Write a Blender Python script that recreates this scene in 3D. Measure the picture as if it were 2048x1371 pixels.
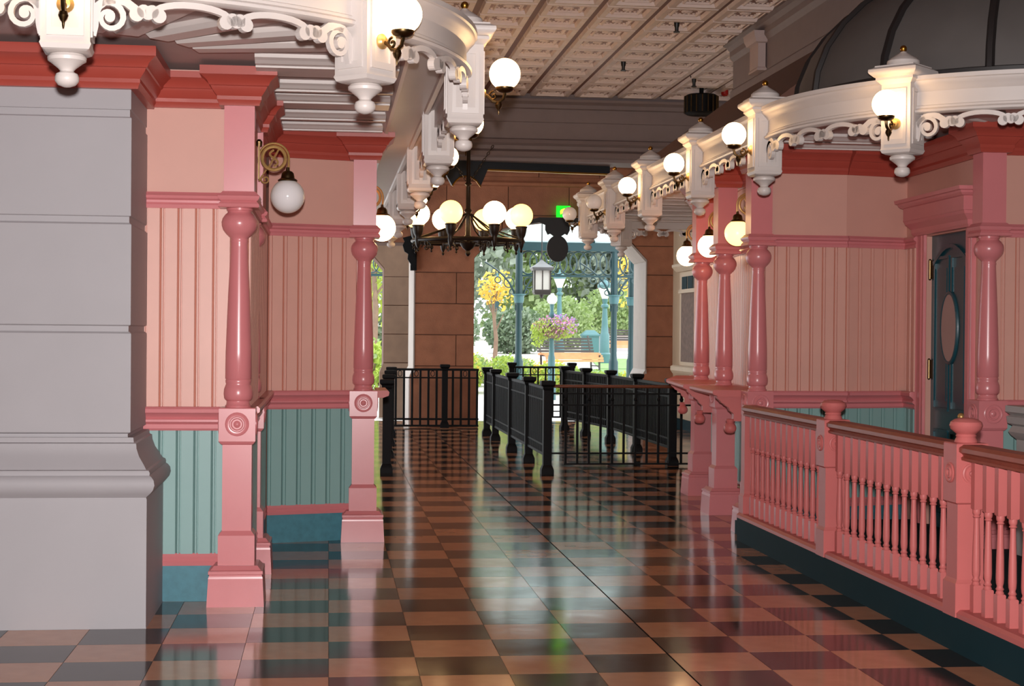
import bpy, math, random
from mathutils import Vector, Matrix
random.seed(7)
for o in list(bpy.data.objects): bpy.data.objects.remove(o)
SC = bpy.context.scene
COL = SC.collection
PI = math.pi
R = math.radians

# ------------------------------------------------------------------ camera
CAM_H = 1.52
YAW, PITCH, ROLL = R(6.6073), R(0.3849), R(0.5)
F = Vector((math.sin(YAW)*math.cos(PITCH), math.cos(YAW)*math.cos(PITCH), -math.sin(PITCH)))
R0 = Vector((math.cos(YAW), -math.sin(YAW), 0))
U0 = R0.cross(F)
RV = math.cos(ROLL)*R0 + math.sin(ROLL)*U0
UV = -math.sin(ROLL)*R0 + math.cos(ROLL)*U0
cd = bpy.data.cameras.new('camera'); cam = bpy.data.objects.new('camera', cd); COL.objects.link(cam)
cd.sensor_fit = 'HORIZONTAL'; cd.sensor_width = 36.0; cd.lens = 3170.0/2048.0*36.0
cd.clip_start = 0.05; cd.clip_end = 500
cam.matrix_world = Matrix(((RV.x, UV.x, -F.x, 0), (RV.y, UV.y, -F.y, 0), (RV.z, UV.z, -F.z, CAM_H), (0, 0, 0, 1)))
SC.camera = cam

# ------------------------------------------------------------------ world, flash, exposure
world = bpy.data.worlds.new('overcast_sky'); SC.world = world; world.use_nodes = True
bg = world.node_tree.nodes['Background']; bg.inputs[0].default_value = (0.90, 0.96, 1.0, 1); bg.inputs[1].default_value = 3.4
sun_d = bpy.data.lights.new('hazy_sun', 'SUN'); sun_d.energy = 2.0; sun_d.angle = R(20); sun_d.color = (1, .96, .88)
sun = bpy.data.objects.new('hazy_sun', sun_d); COL.objects.link(sun); sun.rotation_euler = (R(35), R(20), R(30)); sun.location = (10, 60, 30)
fl_d = bpy.data.lights.new('camera_flash', 'SPOT'); fl_d.energy = 2550; fl_d.spot_size = R(110); fl_d.spot_blend = 1.0; fl_d.shadow_soft_size = 0.04; fl_d.color = (1.0, .95, .94)
fl = bpy.data.objects.new('camera_flash', fl_d); COL.objects.link(fl); fl.location = (0.0, -0.05, CAM_H+0.16); fl.rotation_euler = (R(91.5), 0, -YAW+R(1))
SC.view_settings.view_transform = 'Standard'; SC.view_settings.look = 'None'
SC.view_settings.gamma = 1.0; SC.view_settings.use_curve_mapping = False
SC.view_settings.exposure = 0.0
GLOBE_ON = 13.0

# ------------------------------------------------------------------ materials
def lin(c):
    return tuple(((x/255.)/12.92 if x/255. <= .04045 else ((x/255.+.055)/1.055)**2.4) for x in c)
MATS = {}
def mat(name, rgb, rough=.45, metal=0., spec=.5, coat=0., var=.06, nscale=6., bump=0., bscale=40., emit=None, estr=0., trans=0., vary_obj=0.):
    m = bpy.data.materials.new(name); m.use_nodes = True
    nt = m.node_tree; b = nt.nodes['Principled BSDF']
    c = lin(rgb)
    tc = nt.nodes.new('ShaderNodeTexCoord')
    if var > 0 or vary_obj > 0:
        nz = nt.nodes.new('ShaderNodeTexNoise'); nz.inputs['Scale'].default_value = nscale; nz.inputs['Detail'].default_value = 4
        nt.links.new(tc.outputs['Object'], nz.inputs['Vector'])
        mr = nt.nodes.new('ShaderNodeMapRange')
        mr.inputs['From Min'].default_value = .25; mr.inputs['From Max'].default_value = .75
        mr.inputs['To Min'].default_value = 1-var; mr.inputs['To Max'].default_value = 1+var
        nt.links.new(nz.outputs['Fac'], mr.inputs['Value'])
        fac = mr.outputs[0]
        if vary_obj > 0:
            oi = nt.nodes.new('ShaderNodeObjectInfo')
            m2 = nt.nodes.new('ShaderNodeMapRange'); m2.inputs['To Min'].default_value = 1-vary_obj; m2.inputs['To Max'].default_value = 1+vary_obj
            nt.links.new(oi.outputs['Random'], m2.inputs['Value'])
            mm = nt.nodes.new('ShaderNodeMath'); mm.operation = 'MULTIPLY'
            nt.links.new(fac, mm.inputs[0]); nt.links.new(m2.outputs[0], mm.inputs[1]); fac = mm.outputs[0]
        vm = nt.nodes.new('ShaderNodeVectorMath'); vm.operation = 'SCALE'; vm.inputs[0].default_value = c
        nt.links.new(fac, vm.inputs['Scale'])
        nt.links.new(vm.outputs[0], b.inputs['Base Color'])
    else:
        b.inputs['Base Color'].default_value = (*c, 1)
    b.inputs['Roughness'].default_value = rough; b.inputs['Metallic'].default_value = metal
    b.inputs['Specular IOR Level'].default_value = spec
    b.inputs['Coat Weight'].default_value = coat; b.inputs['Coat Roughness'].default_value = .08
    if trans: b.inputs['Transmission Weight'].default_value = trans
    if emit:
        b.inputs['Emission Color'].default_value = (*lin(emit), 1); b.inputs['Emission Strength'].default_value = estr
    if bump > 0:
        n2 = nt.nodes.new('ShaderNodeTexNoise'); n2.inputs['Scale'].default_value = bscale; n2.inputs['Detail'].default_value = 3
        nt.links.new(tc.outputs['Object'], n2.inputs['Vector'])
        bp = nt.nodes.new('ShaderNodeBump'); bp.inputs['Strength'].default_value = bump; bp.inputs['Distance'].default_value = .01
        nt.links.new(n2.outputs['Fac'], bp.inputs['Height']); nt.links.new(bp.outputs[0], b.inputs['Normal'])
    MATS[name] = m
    return m
mat('pink_gloss', (207, 124, 127), .28, spec=.5, var=.03)
mat('pink_wall', (209, 156, 141), .5, var=.02)
mat('pink_board', (216, 162, 147), .42, var=.03)
mat('crown_red', (168, 70, 58), .35, var=.04)
mat('rail_pink', (194, 106, 103), .42, spec=.25, var=.03)
mat('handrail', (150, 76, 60), .42, spec=.25, var=.08, nscale=12)
mat('teal_pale', (132, 168, 164), .45, var=.03)
mat('teal_groove_shade', (78, 112, 108), .6, var=.03)  # darker than the dado boards, groove shade put into the colour
mat('pink_groove_shade', (188, 108, 82), .6, var=.03)  # darker than the upper boards, shade in the grooves painted as colour
mat('teal_base', (62, 120, 134), .5, var=.16, nscale=22)
mat('teal_deep', (20, 48, 55), .7, spec=.12, var=.05)
mat('teal_door', (30, 74, 84), .3, var=.05)
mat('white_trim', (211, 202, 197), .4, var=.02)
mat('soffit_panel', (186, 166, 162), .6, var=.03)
mat('grey_stone', (168, 164, 167), .6, var=.03, nscale=3)
mat('gold', (190, 140, 60), .3, metal=1., var=.1)
mat('brass', (206, 166, 104), .38, metal=.6, var=.15, nscale=20)
mat('brass_dark', (92, 74, 50), .35, metal=1., var=.2, nscale=20)
mat('iron', (10, 12, 15), .55, spec=.16, var=.1)
mat('iron_brown', (30, 22, 18), .4, spec=.5, metal=.4, var=.2)
mat('wood_rail', (110, 60, 36), .3, var=.15, nscale=15)
mat('sandstone', (160, 104, 76), .8, var=.16, nscale=5, bump=.4, bscale=60, vary_obj=.08)
mat('outer_stone', (128, 104, 86), .8, var=.12, nscale=5)
mat('mortar', (98, 66, 52), .9, var=.1)
mat('pale_stone', (176, 164, 156), .7, var=.05)
mat('cream', (205, 180, 150), .55, var=.04)
mat('brown_roof', (104, 66, 52), .6, var=.1)
mat('slate_beam', (134, 120, 120), .6, var=.05)
mat('tin', (154, 118, 106), .5, var=.05, vary_obj=.05)
mat('tin_relief_lit', (232, 214, 206), .5, var=.08)  # whiter than the field, highlights on the relief put into the colour
mat('tin_groove', (120, 84, 74), .6, var=.05)
mat('dome', (92, 88, 86), .5, var=.08, nscale=4)
mat('dome_rib', (34, 30, 30), .5, var=.05)
mat('navy', (24, 34, 44), .4, var=.05)
mat('black_sign', (24, 24, 26), .45, var=.05)
mat('globe_lit', (255, 236, 205), .3, var=0, emit=(255, 206, 146), estr=GLOBE_ON)
mat('globe_lit_warm', (255, 226, 170), .3, var=0, emit=(255, 208, 116), estr=3.0)
mat('globe_off', (226, 224, 228), .12, var=0, emit=(255, 220, 170), estr=.06)
mat('green_iron', (22, 56, 60), .4, var=.08)
mat('green_iron_pale', (66, 106, 110), .4, var=.05)
mat('exit_green', (20, 200, 40), .4, var=0, emit=(10, 230, 30), estr=2.2)
mat('exit_light', (240, 250, 60), .4, var=0, emit=(240, 250, 60), estr=2.5)
mat('lawn', (112, 150, 84), .9, var=.25, nscale=8)
mat('pavement', (214, 208, 202), .8, var=.06)
mat('brick_path', (178, 142, 130), .8, var=.12, nscale=5)
mat('leaf_mid', (146, 162, 118), .7, var=.35, nscale=3)  # lightened and desaturated, haze put into the colour
mat('leaf_dark', (128, 142, 120), .7, var=.35, nscale=2)  # paler than the leaves are, garden haze mixed into the base colour
mat('leaf_haze', (150, 160, 146), .8, var=.3, nscale=2)  # grey comes from haze put into the leaf colour
mat('leaf_yellow', (206, 176, 92), .7, var=.25, nscale=4)
mat('leaf_lime', (164, 182, 88), .7, var=.3, nscale=4)
mat('petal_pink', (214, 140, 180), .7, var=.3, nscale=12)
mat('petal_lilac', (176, 140, 196), .7, var=.3, nscale=12)
mat('bark', (120, 100, 84), .9, var=.2)
mat('bench_wood', (190, 138, 96), .6, var=.12)
mat('bench_iron', (60, 56, 54), .5, var=.1)
mat('white_paint', (238, 238, 236), .4, var=.02)
mat('pane_milky', (232, 240, 240), .2, var=0)
mat('lantern_pane', (220, 222, 216), .3, var=.03)
mat('counter_grey', (170, 166, 164), .5, var=.04)
mat('plaster_dark', (128, 104, 96), .8, var=.05)
mat('lantern_hood', (112, 114, 116), .5, var=.08)
mat('expansion_joint', (24, 18, 16), .9, spec=.05, var=0)
mat('sprinkler', (30, 30, 30), .4, var=0)
mat('sensor_red', (180, 30, 24), .4, var=0)
mat('oval_glass', (172, 150, 146), .35, spec=.3, var=.05)
mat('curtain', (120, 96, 84), .8, var=.3, nscale=14)

def translucent(name, rgb, w=.55):
    m = MATS[name]; nt = m.node_tree; b = nt.nodes['Principled BSDF']; out = nt.nodes['Material Output']
    t = nt.nodes.new('ShaderNodeBsdfTranslucent'); t.inputs[0].default_value = (*lin(rgb), 1)
    mx = nt.nodes.new('ShaderNodeMixShader'); mx.inputs[0].default_value = w
    nt.links.new(b.outputs[0], mx.inputs[1]); nt.links.new(t.outputs[0], mx.inputs[2]); nt.links.new(mx.outputs[0], out.inputs[0])
translucent('pane_milky', (235, 244, 245), .85)
for k, c in (('leaf_mid', (140, 170, 80)), ('leaf_dark', (90, 120, 70)), ('leaf_yellow', (240, 210, 80)), ('leaf_lime', (190, 210, 90)), ('leaf_haze', (120, 140, 110))):
    translucent(k, c, .35)

def floor_mat(name, rgb, var):
    m = mat(name, rgb, .13, spec=.5, var=var, nscale=9, vary_obj=.10)
    nt = m.node_tree; b = nt.nodes['Principled BSDF']
    geo = nt.nodes.new('ShaderNodeNewGeometry')
    n1 = nt.nodes.new('ShaderNodeTexNoise'); n1.inputs['Scale'].default_value = 1.6; n1.inputs['Detail'].default_value = 3
    n2 = nt.nodes.new('ShaderNodeTexNoise'); n2.inputs['Scale'].default_value = 3.0; n2.inputs['Detail'].default_value = 5
    nt.links.new(geo.outputs['Position'], n1.inputs['Vector']); nt.links.new(geo.outputs['Position'], n2.inputs['Vector'])
    bp = nt.nodes.new('ShaderNodeBump'); bp.inputs['Strength'].default_value = .10; bp.inputs['Distance'].default_value = .02
    nt.links.new(n1.outputs['Fac'], bp.inputs['Height']); nt.links.new(bp.outputs[0], b.inputs['Normal'])
    mr = nt.nodes.new('ShaderNodeMapRange'); mr.inputs['To Min'].default_value = .06; mr.inputs['To Max'].default_value = .17
    nt.links.new(n2.outputs['Fac'], mr.inputs['Value']); nt.links.new(mr.outputs[0], b.inputs['Roughness'])
    b.inputs['IOR'].default_value = 1.5
    return m
floor_mat('tile_light', (190, 134, 100), .08)
floor_mat('tile_dark', (44, 38, 37), .10)

# ------------------------------------------------------------------ mesh builder
class MB:
    def __init__(s): s.v = []; s.f = []; s.mi = []
    def add(s, vs, fs, mi=0):
        n = len(s.v); s.v += [tuple(v) for v in vs]; s.f += [tuple(i+n for i in f) for f in fs]; s.mi += [mi]*len(fs); return s
    def box(s, x0, x1, y0, y1, z0, z1, mi=0):
        vs = [(x0,y0,z0),(x1,y0,z0),(x1,y1,z0),(x0,y1,z0),(x0,y0,z1),(x1,y0,z1),(x1,y1,z1),(x0,y1,z1)]
        return s.add(vs, [(3,2,1,0),(4,5,6,7),(0,1,5,4),(1,2,6,5),(2,3,7,6),(3,0,4,7)], mi)
    def bbox(s, x0, x1, y0, y1, z0, z1, c=.004, mi=0):   # box with chamfered vertical edges and top/bottom rims
        return s.sq((x0+x1)/2, (y0+y1)/2, (x1-x0)/2, (y1-y0)/2, [(z0, -c), (z0+c, 0), (z1-c, 0), (z1, -c)], mi)
    def sq(s, cx, cy, hx, hy, prof, mi=0):                 # stack of rectangles: prof [(z, offset)]
        vs = []; fs = []
        for z, o in prof:
            vs += [(cx-hx-o, cy-hy-o, z), (cx+hx+o, cy-hy-o, z), (cx+hx+o, cy+hy+o, z), (cx-hx-o, cy+hy+o, z)]
        for i in range(len(prof)-1):
            a = 4*i; b = a+4
            for k in range(4): fs.append((a+k, a+(k+1)%4, b+(k+1)%4, b+k))
        fs.append((3,2,1,0)); n = 4*(len(prof)-1); fs.append((n, n+1, n+2, n+3))
        return s.add(vs, fs, mi)
    def lathe(s, cx, cy, prof, n=20, mi=0):                # prof [(z, r)]
        vs = []; fs = []
        for z, r in prof:
            for k in range(n): vs.append((cx+r*math.cos(2*PI*k/n), cy+r*math.sin(2*PI*k/n), z))
        for i in range(len(prof)-1):
            for k in range(n): fs.append((i*n+k, i*n+(k+1)%n, (i+1)*n+(k+1)%n, (i+1)*n+k))
        fs.append(tuple(range(n-1, -1, -1))); m = (len(prof)-1)*n; fs.append(tuple(range(m, m+n)))
        return s.add(vs, fs, mi)
    def sphere(s, c, r, n=20, m=12, mi=0, sz=1.):
        prof = [(c[2]-r*sz*math.cos(PI*i/m), max(r*math.sin(PI*i/m), 1e-4)) for i in range(m+1)]
        return s.lathe(c[0], c[1], prof, n, mi)
    def tube(s, pts, r, n=8, mi=0):
        pts = [Vector(p) for p in pts]; N = len(pts); rr = r if isinstance(r, (list, tuple)) else [r]*N
        up = Vector((0, 0, 1)); vs = []; fs = []; prev = None
        for i, p in enumerate(pts):
            t = (pts[min(i+1, N-1)]-pts[max(i-1, 0)]).normalized()
            if prev is None:
                a = t.cross(up)
                if a.length < .01: a = t.cross(Vector((1, 0, 0)))
                a.normalize()
            else:
                a = (prev - t*prev.dot(t)).normalized()
            prev = a; b = t.cross(a)
            for k in range(n):
                q = 2*PI*k/n; vs.append(p + (a*math.cos(q)+b*math.sin(q))*rr[i])
        for i in range(N-1):
            for k in range(n): fs.append((i*n+k, i*n+(k+1)%n, (i+1)*n+(k+1)%n, (i+1)*n+k))
        fs.append(tuple(range(n-1, -1, -1))); m = (N-1)*n; fs.append(tuple(range(m, m+n)))
        return s.add(vs, fs, mi)
    def prism(s, poly, fn0, fn1, mi=0):                     # extrude 2D polygon between two mappings
        n = len(poly); vs = [fn0(p) for p in poly]+[fn1(p) for p in poly]
        fs = [tuple(range(n-1, -1, -1)), tuple(range(n, 2*n))]+[(k, (k+1)%n, n+(k+1)%n, n+k) for k in range(n)]
        return s.add(vs, fs, mi)
    def extx(s, prof, x0, x1, mi=0):                        # profile (y,z) along x
        return s.prism(prof, lambda p: (x0, p[0], p[1]), lambda p: (x1, p[0], p[1]), mi)
    def exty(s, prof, y0, y1, mi=0):                        # profile (x,z) along y
        return s.prism(prof, lambda p: (p[0], y0, p[1]), lambda p: (p[0], y1, p[1]), mi)
    def extz(s, poly, z0, z1, mi=0):
        return s.prism(poly, lambda p: (p[0], p[1], z0), lambda p: (p[0], p[1], z1), mi)
    def bar(s, a, b, w, d=None, mi=0):                      # square bar between two points
        a = Vector(a); b = Vector(b); d = d or w; t = (b-a).normalized(); up = Vector((0, 0, 1))
        if abs(t.z) > .95: up = Vector((0, 1, 0))
        u = t.cross(up).normalized(); v = u.cross(t)
        q = [(-w/2, -d/2), (w/2, -d/2), (w/2, d/2), (-w/2, d/2)]
        vs = [a+u*i+v*j for i, j in q]+[b+u*i+v*j for i, j in q]
        return s.add(vs, [(3,2,1,0),(4,5,6,7),(0,1,5,4),(1,2,6,5),(2,3,7,6),(3,0,4,7)], mi)
    def sweep(s, prof, path, side=1, mi=0):                 # prof [(off,z)] closed; path [(x,y)]
        n = len(prof); N = len(path); nm = []
        for i in range(N):
            a = Vector(path[max(i-1, 0)]); b = Vector(path[min(i+1, N-1)]); t = (b-a).normalized(); nm.append(Vector((t.y, -t.x))*side)
        vs = []; fs = []
        for i in range(N):
            for o, z in prof: vs.append((path[i][0]+nm[i].x*o, path[i][1]+nm[i].y*o, z))
        for i in range(N-1):
            for k in range(n): fs.append((i*n+k, i*n+(k+1)%n, (i+1)*n+(k+1)%n, (i+1)*n+k))
        fs.append(tuple(range(n-1, -1, -1))); m = (N-1)*n; fs.append(tuple(range(m, m+n)))
        return s.add(vs, fs, mi)
    def mesh(s, name, mats, smooth=True, ang=35):
        me = bpy.data.meshes.new(name); me.from_pydata(s.v, [], s.f)
        for m in (mats if isinstance(mats, (list, tuple)) else [mats]): me.materials.append(MATS[m])
        if any(s.mi): me.polygons.foreach_set('material_index', s.mi)
        import bmesh
        bm = bmesh.new(); bm.from_mesh(me); bmesh.ops.recalc_face_normals(bm, faces=bm.faces); bm.to_mesh(me); bm.free()
        if smooth:
            me.polygons.foreach_set('use_smooth', [True]*len(me.polygons)); me.set_sharp_from_angle(angle=R(ang))
        return me
    def build(s, name, mats, parent=None, smooth=True, ang=35):
        return link(name, s.mesh(name, mats, smooth, ang), parent)

def link(name, data, parent=None):
    o = bpy.data.objects.new(name, data); COL.objects.link(o)
    if parent is not None: o.parent = parent
    return o
def thing(name, label, cat, loc=(0, 0, 0), rz=0., group=None):
    o = link(name, None); o.location = loc; o.rotation_euler = (0, 0, rz); return tag(o, label, cat, group)
def tag(o, label, cat, group=None):
    o['label'] = label; o['category'] = cat
    if group: o['group'] = group
    return o
def struct(o): o['kind'] = 'structure'; return o
def copy_tree(o, parent=None):
    c = o.copy(); COL.objects.link(c); c.parent = parent
    for ch in list(o.children): copy_tree(ch, c)
    return c
def place(proto_fn, cache={}):
    pass

# ================================================================== FLOOR
T = 0.40; OX, OY = 0.012, 0.196
fb = MB(); fb.box(-4.2, 6.4, -3.2, 27.0, -.12, -.006)
floor = struct(fb.build('floor', 'mortar', smooth=False))
tm = {}
for nm in ('tile_light', 'tile_dark'):
    b = MB(); b.box(.0012, T-.0012, .0012, T-.0012, -.02, 0); tm[nm] = b.mesh('tile', nm, smooth=False)
near = set()
for i in range(-5, 8):
    for j in range(15, 35):
        x, y = OX+i*T, OY+j*T
        if x+T > 3.02: continue
        if x+.2 < -.6 and y+.2 > 8.2 and x < -.98: continue
        if y+.2 > 9.05 and x+.2 < -.45: continue
        if y+.2 > 11.5 and x+.35 < .12: continue
        # inside the view wedge
        rt = (x+.2)/(y+.2); 
        if rt < math.tan(YAW-R(18.6)) or rt > math.tan(YAW+R(18.8)): continue
        near.add((i, j))
        t = link('tile', tm['tile_light' if (i+j) % 2 else 'tile_dark'], floor); t.location = (x, y, 0)
rest = MB()
for i in range(-11, 16):
    for j in range(-8, 68):
        if (i, j) in near: continue
        x, y = OX+i*T, OY+j*T
        if x < -4.2 or x+T > 6.4 or y < -3.2 or y+T > 27: continue
        a = .0015
        rest.add([(x+a, y+a, 0), (x+T-a, y+a, 0), (x+T-a, y+T-a, 0), (x+a, y+T-a, 0)], [(0, 1, 2, 3)], 0 if (i+j) % 2 else 1)
ro = rest.build('floor_tiles', ['tile_light', 'tile_dark'], floor, smooth=False); ro['kind'] = 'stuff'
b = MB(); b.box(OX+4*T-.004, OX+4*T+.004, 4.0, 24.0, -.005, .0006); b.build('expansion_joint', 'expansion_joint', floor, smooth=False)

# ================================================================== WALL PANELS
Z_TRIM0, Z_TRIM1, Z_CH0, Z_CH1, Z_MID0, Z_MID1, Z_CR0, Z_CR1 = .20, .27, .956, 1.09, 2.195, 2.285, 2.755, 2.945
CHAIR = [(0, Z_CH0), (-.022, Z_CH0), (-.03, Z_CH0+.012), (-.026, Z_CH0+.035), (-.045, Z_CH0+.05), (-.045, Z_CH0+.062), (-.034, Z_CH0+.07), (-.05, Z_CH0+.09), (-.068, Z_CH0+.102), (-.07, Z_CH1-.012), (-.058, Z_CH1), (0, Z_CH1)]
MID = [(0, Z_MID0), (-.03, Z_MID0), (-.035, Z_MID0+.02), (-.028, Z_MID0+.032), (-.028, Z_MID0+.045), (-.045, Z_MID0+.055), (-.05, Z_MID0+.07), (-.038, Z_MID0+.078), (-.03, Z_MID1), (0, Z_MID1)]
CRP = [(.0, Z_CR0), (.022, Z_CR0), (.028, Z_CR0+.02), (.034, Z_CR0+.03), (.034, Z_CR0+.05), (.06, Z_CR0+.085), (.066, Z_CR0+.1), (.074, Z_CR0+.104), (.084, Z_CR0+.125), (.112, Z_CR0+.15), (.122, Z_CR0+.155), (.122, Z_CR1)]
CROWN = [(-a, z) for a, z in CRP]+[(0, Z_CR1)]
TRIM = [(0, Z_TRIM0), (-.018, Z_TRIM0), (-.024, Z_TRIM0+.02), (-.016, Z_TRIM0+.03), (-.022, Z_TRIM0+.05), (-.012, Z_TRIM1), (0, Z_TRIM1)]
PLW = .1015
def plank_mesh(name, w, z0, z1, m):
    p = [(.003, .0), (.003, -.008), (.007, -.014), (.015, -.014), (.0175, -.002), (.0225, -.002), (.025, -.014), (w-.007, -.014), (w-.003, -.008), (w-.003, .0)]
    b = MB(); b.prism(p, lambda q: (q[0], q[1], z0), lambda q: (q[0], q[1], z1)); return b.mesh(name, m, smooth=False)
PL_UP = plank_mesh('plank', PLW, Z_CH1-.005, Z_MID0+.005, 'pink_board')
PL_LO = plank_mesh('plank', PLW, Z_TRIM1-.005, Z_CH0+.005, 'teal_pale')
def panel_wall(name, p0, p1, thick=.14, lower=True, x_from=0., x_to=None, upper_only=False, holes=None, base=True):
    p0 = Vector(p0); p1 = Vector(p1); L = (p1-p0).length; rz = math.atan2(p1.y-p0.y, p1.x-p0.x)
    b = MB(); b.box(0, L, 0, thick, 0, 2.97)
    w = struct(b.build(name, 'pink_wall', smooth=False)); w.location = (p0.x, p0.y, 0); w.rotation_euler = (0, 0, rz)
    if x_to is None: x_to = L
    def seg(nm, prof, m):
        b = MB(); b.extx(prof, x_from, x_to); return b.build(nm, m, w, smooth=True, ang=25)
    seg('crown_moulding', CROWN, 'crown_red'); seg('picture_rail', MID, 'pink_gloss')
    seg('chair_rail', CHAIR, 'pink_gloss')
    if lower:
        seg('base_trim', TRIM, 'pink_gloss')
        b = MB(); b.box(x_from, x_to, -.014, 0, 0, Z_TRIM0); b.build('base_panel', 'teal_base', w, smooth=False)
    if lower:
        b = MB(); b.box(x_from, x_to, -.0015, .001, Z_TRIM1-.01, Z_CH0+.01); b.build('dado_groove_shade', 'teal_groove_shade', w, smooth=False)  # dark strip added behind the dado planks as painted groove shade
    b = MB(); b.box(x_from, x_to, -.0015, .001, Z_CH1-.01, Z_MID0+.01); b.build('board_groove_shade', 'pink_groove_shade', w, smooth=False)  # dark strip added behind the upper planks as painted groove shade
    n = max(1, round((x_to-x_from)/PLW)); pw = (x_to-x_from)/n
    for k in range(n):
        o = link('plank', PL_UP, w); o.location = (x_from+k*pw, 0, 0); o.scale.x = pw/PLW
        if lower:
            o = link('plank', PL_LO, w); o.location = (x_from+k*pw, 0, 0); o.scale.x = pw/PLW
    return w
w = panel_wall('wall_left_front', (-1.75, 9.02), (-.45, 9.02), x_from=.72)
w = panel_wall('wall_left_side', (-.45, 9.04), (-.45, 11.46))
w = panel_wall('wall_left_recess', (-.43, 11.44), (.2, 11.62))
w = panel_wall('wall_left_rear', (.2, 11.64), (.2, 13.4))
w = panel_wall('wall_right_alcove', (3.30, 11.86), (3.965, 11.86))
w = panel_wall('wall_right_bend', (3.965, 11.86), (4.5, 12.0))
w = panel_wall('wall_right_front', (4.45, 10.36), (6.3, 10.36))
w = panel_wall('wall_right_counter', (3.50, 13.22), (3.42, 11.99))
w = panel_wall('wall_right_window', (3.68, 14.78), (3.50, 13.22))
w = panel_wall('wall_right_end', (3.82, 16.3), (3.68, 14.78))

# ================================================================== PILASTERS
def make_pilaster(label, loc, rz=0., side_block=True):
    t = thing('pilaster', label, 'pilaster', (loc[0], loc[1], 0), rz)
    b = MB(); b.sq(0, 0, .148, .148, [(0, .008), (.15, 0), (.158, 0), (.175, -.006), (.178, .0), (.195, .0), (.2, -.012), (.222, -.03), (.222, -.06)]); b.build('plinth', 'pink_gloss', t, ang=25)
    b = MB(); b.sq(0, 0, .1, .1, [(.215, 0), (.385, 0), (.39, -.004), (.41, -.02), (.42, -.02), (.885, -.02), (.89, -.012), (.9, -.004), (.91, 0)]); b.build('pedestal', 'pink_gloss', t, ang=25)
    b = MB(); b.sq(0, 0, .1, .1, [(.9, -.004), (.905, 0), (1.085, 0), (1.09, -.004)])
    blk = b.build('rosette_block', 'pink_gloss', t, ang=25)
    for q in range(4):
        b = MB(); prof = [(0, .066), (.004, .066), (.007, .06), (.004, .052), (.004, .044), (.009, .04), (.009, .034), (.004, .028), (.004, .02), (.01, .012), (.012, .0005)]
        b.lathe(0, 0, prof, 24); b.v = [(x, -.099-z, 1.0+y) for x, y, z in b.v]
        ca, sa = math.cos(q*PI/2), math.sin(q*PI/2); b.v = [(x*ca-y*sa, x*sa+y*ca, z) for x, y, z in b.v]
        b.build('rosette', 'pink_gloss', blk)
    b = MB(); b.lathe(0, 0, [(1.085, .07), (1.1, .072), (1.105, .066), (1.125, .064), (1.13, .07), (1.14, .078), (1.165, .081), (1.19, .079), (1.21, .072), (1.22, .068), (1.228, .071), (1.238, .072), (1.245, .069), (1.25, .073), (1.4, .0715), (1.7, .061), (1.98, .048), (2.0, .047), (2.012, .05), (2.02, .047), (2.032, .05), (2.05, .07), (2.075, .09), (2.1, .098), (2.12, .099), (2.14, .094), (2.16, .08), (2.172, .066), (2.18, .066), (2.184, .072), (2.2, .072)], 28)
    b.build('column', 'pink_gloss', t, ang=50)
    b = MB(); b.sq(0, 0, .085, .085, [(2.195, -.01), (2.195, .022), (2.2, .027), (2.215, .024), (2.23, .012), (2.235, .02), (2.245, .026), (2.258, .03), (2.265, .022), (2.275, .012), (2.285, .004)]); b.build('picture_rail_block', 'pink_gloss', t, ang=25)
    b = MB(); b.sq(0, 0, .083, .083, [(2.28, 0), (2.34, 0), (2.345, -.0), (2.72, 0), (2.76, 0)])
    ch = b.build('upper_shaft', 'pink_gloss', t, ang=25)
    b = MB(); b.sq(0, 0, .083, .083, [(z, a+.004) for a, z in CRP]+[(Z_CR1+.012, .126)]); b.build('crown', 'crown_red', t, ang=25)
    return t
PIL = [
    ('pink turned pilaster on the corner beside the big grey stone column', (-.497, 8.955)),
    ('pink turned pilaster behind the corner one, holding the unlit ring lamp', (-.498, 10.13)),
    ('pink turned pilaster at the outer end of the recessed wall with teal base', (.255, 11.6)),
    ('pink turned pilaster at the inner end of the balustrade', (3.265, 11.84)),
    ('pink turned pilaster second from the balustrade along the counter ledge', (3.34, 13.17)),
    ('pink turned pilaster third from the balustrade, lit orange by the farthest ring lamps', (3.52, 14.74)),
    ('pink turned pilaster beside the dark teal door with oval glass', (4.44, 10.3)),
]
p_first = None
for lab, loc in PIL:
    if p_first is None: p_first = make_pilaster(lab, loc); continue
    c = copy_tree(p_first); c.location = (loc[0], loc[1], 0); c['label'] = lab
for ch in []: pass

# ================================================================== GREY STONE COLUMN (left)
t = thing('stone_column', 'massive grey painted stone column with moulded base and red crown', 'column', (-2.2, 8.95, 0))
hx, hy = 1.29, .75
b = MB(); b.sq(0, 0, hx, hy, [(0, .002), (.01, 0), (.655, 0), (.665, -.004)]); b.build('plinth', 'grey_stone', t, ang=25)
b = MB(); b.sq(0, 0, hx, hy, [(.655, -.01), (.67, .0), (.685, .018), (.705, .034), (.73, .042), (.755, .038), (.772, .024), (.778, .014), (.79, .016), (.803, .01), (.806, -.004), (.83, -.018), (.87, -.045), (.91, -.06), (.935, -.062), (.94, -.075), (.965, -.078)]); b.build('base_moulding', 'grey_stone', t, ang=40)
z = .96
for k, z1 in enumerate((1.511, 2.07, 2.615, 2.77)):
    b = MB(); o = -.095-.006*k*.5
    b.sq(0, 0, hx, hy, [(z, o-.018), (z+.02, o-.018), (z+.03, o), (z1-.015, o), (z1-.005, o-.012)]); b.build('stone_block', 'grey_stone', t, smooth=False)
    b = MB(); b.box(0, 0.001, 0, .001, 0, .001)
    z = z1
b = MB(); b.sq(0, 0, hx-.11, hy-.11, [(.96, 0), (2.77, 0)]); b.build('core', 'grey_stone', t, smooth=False)
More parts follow.
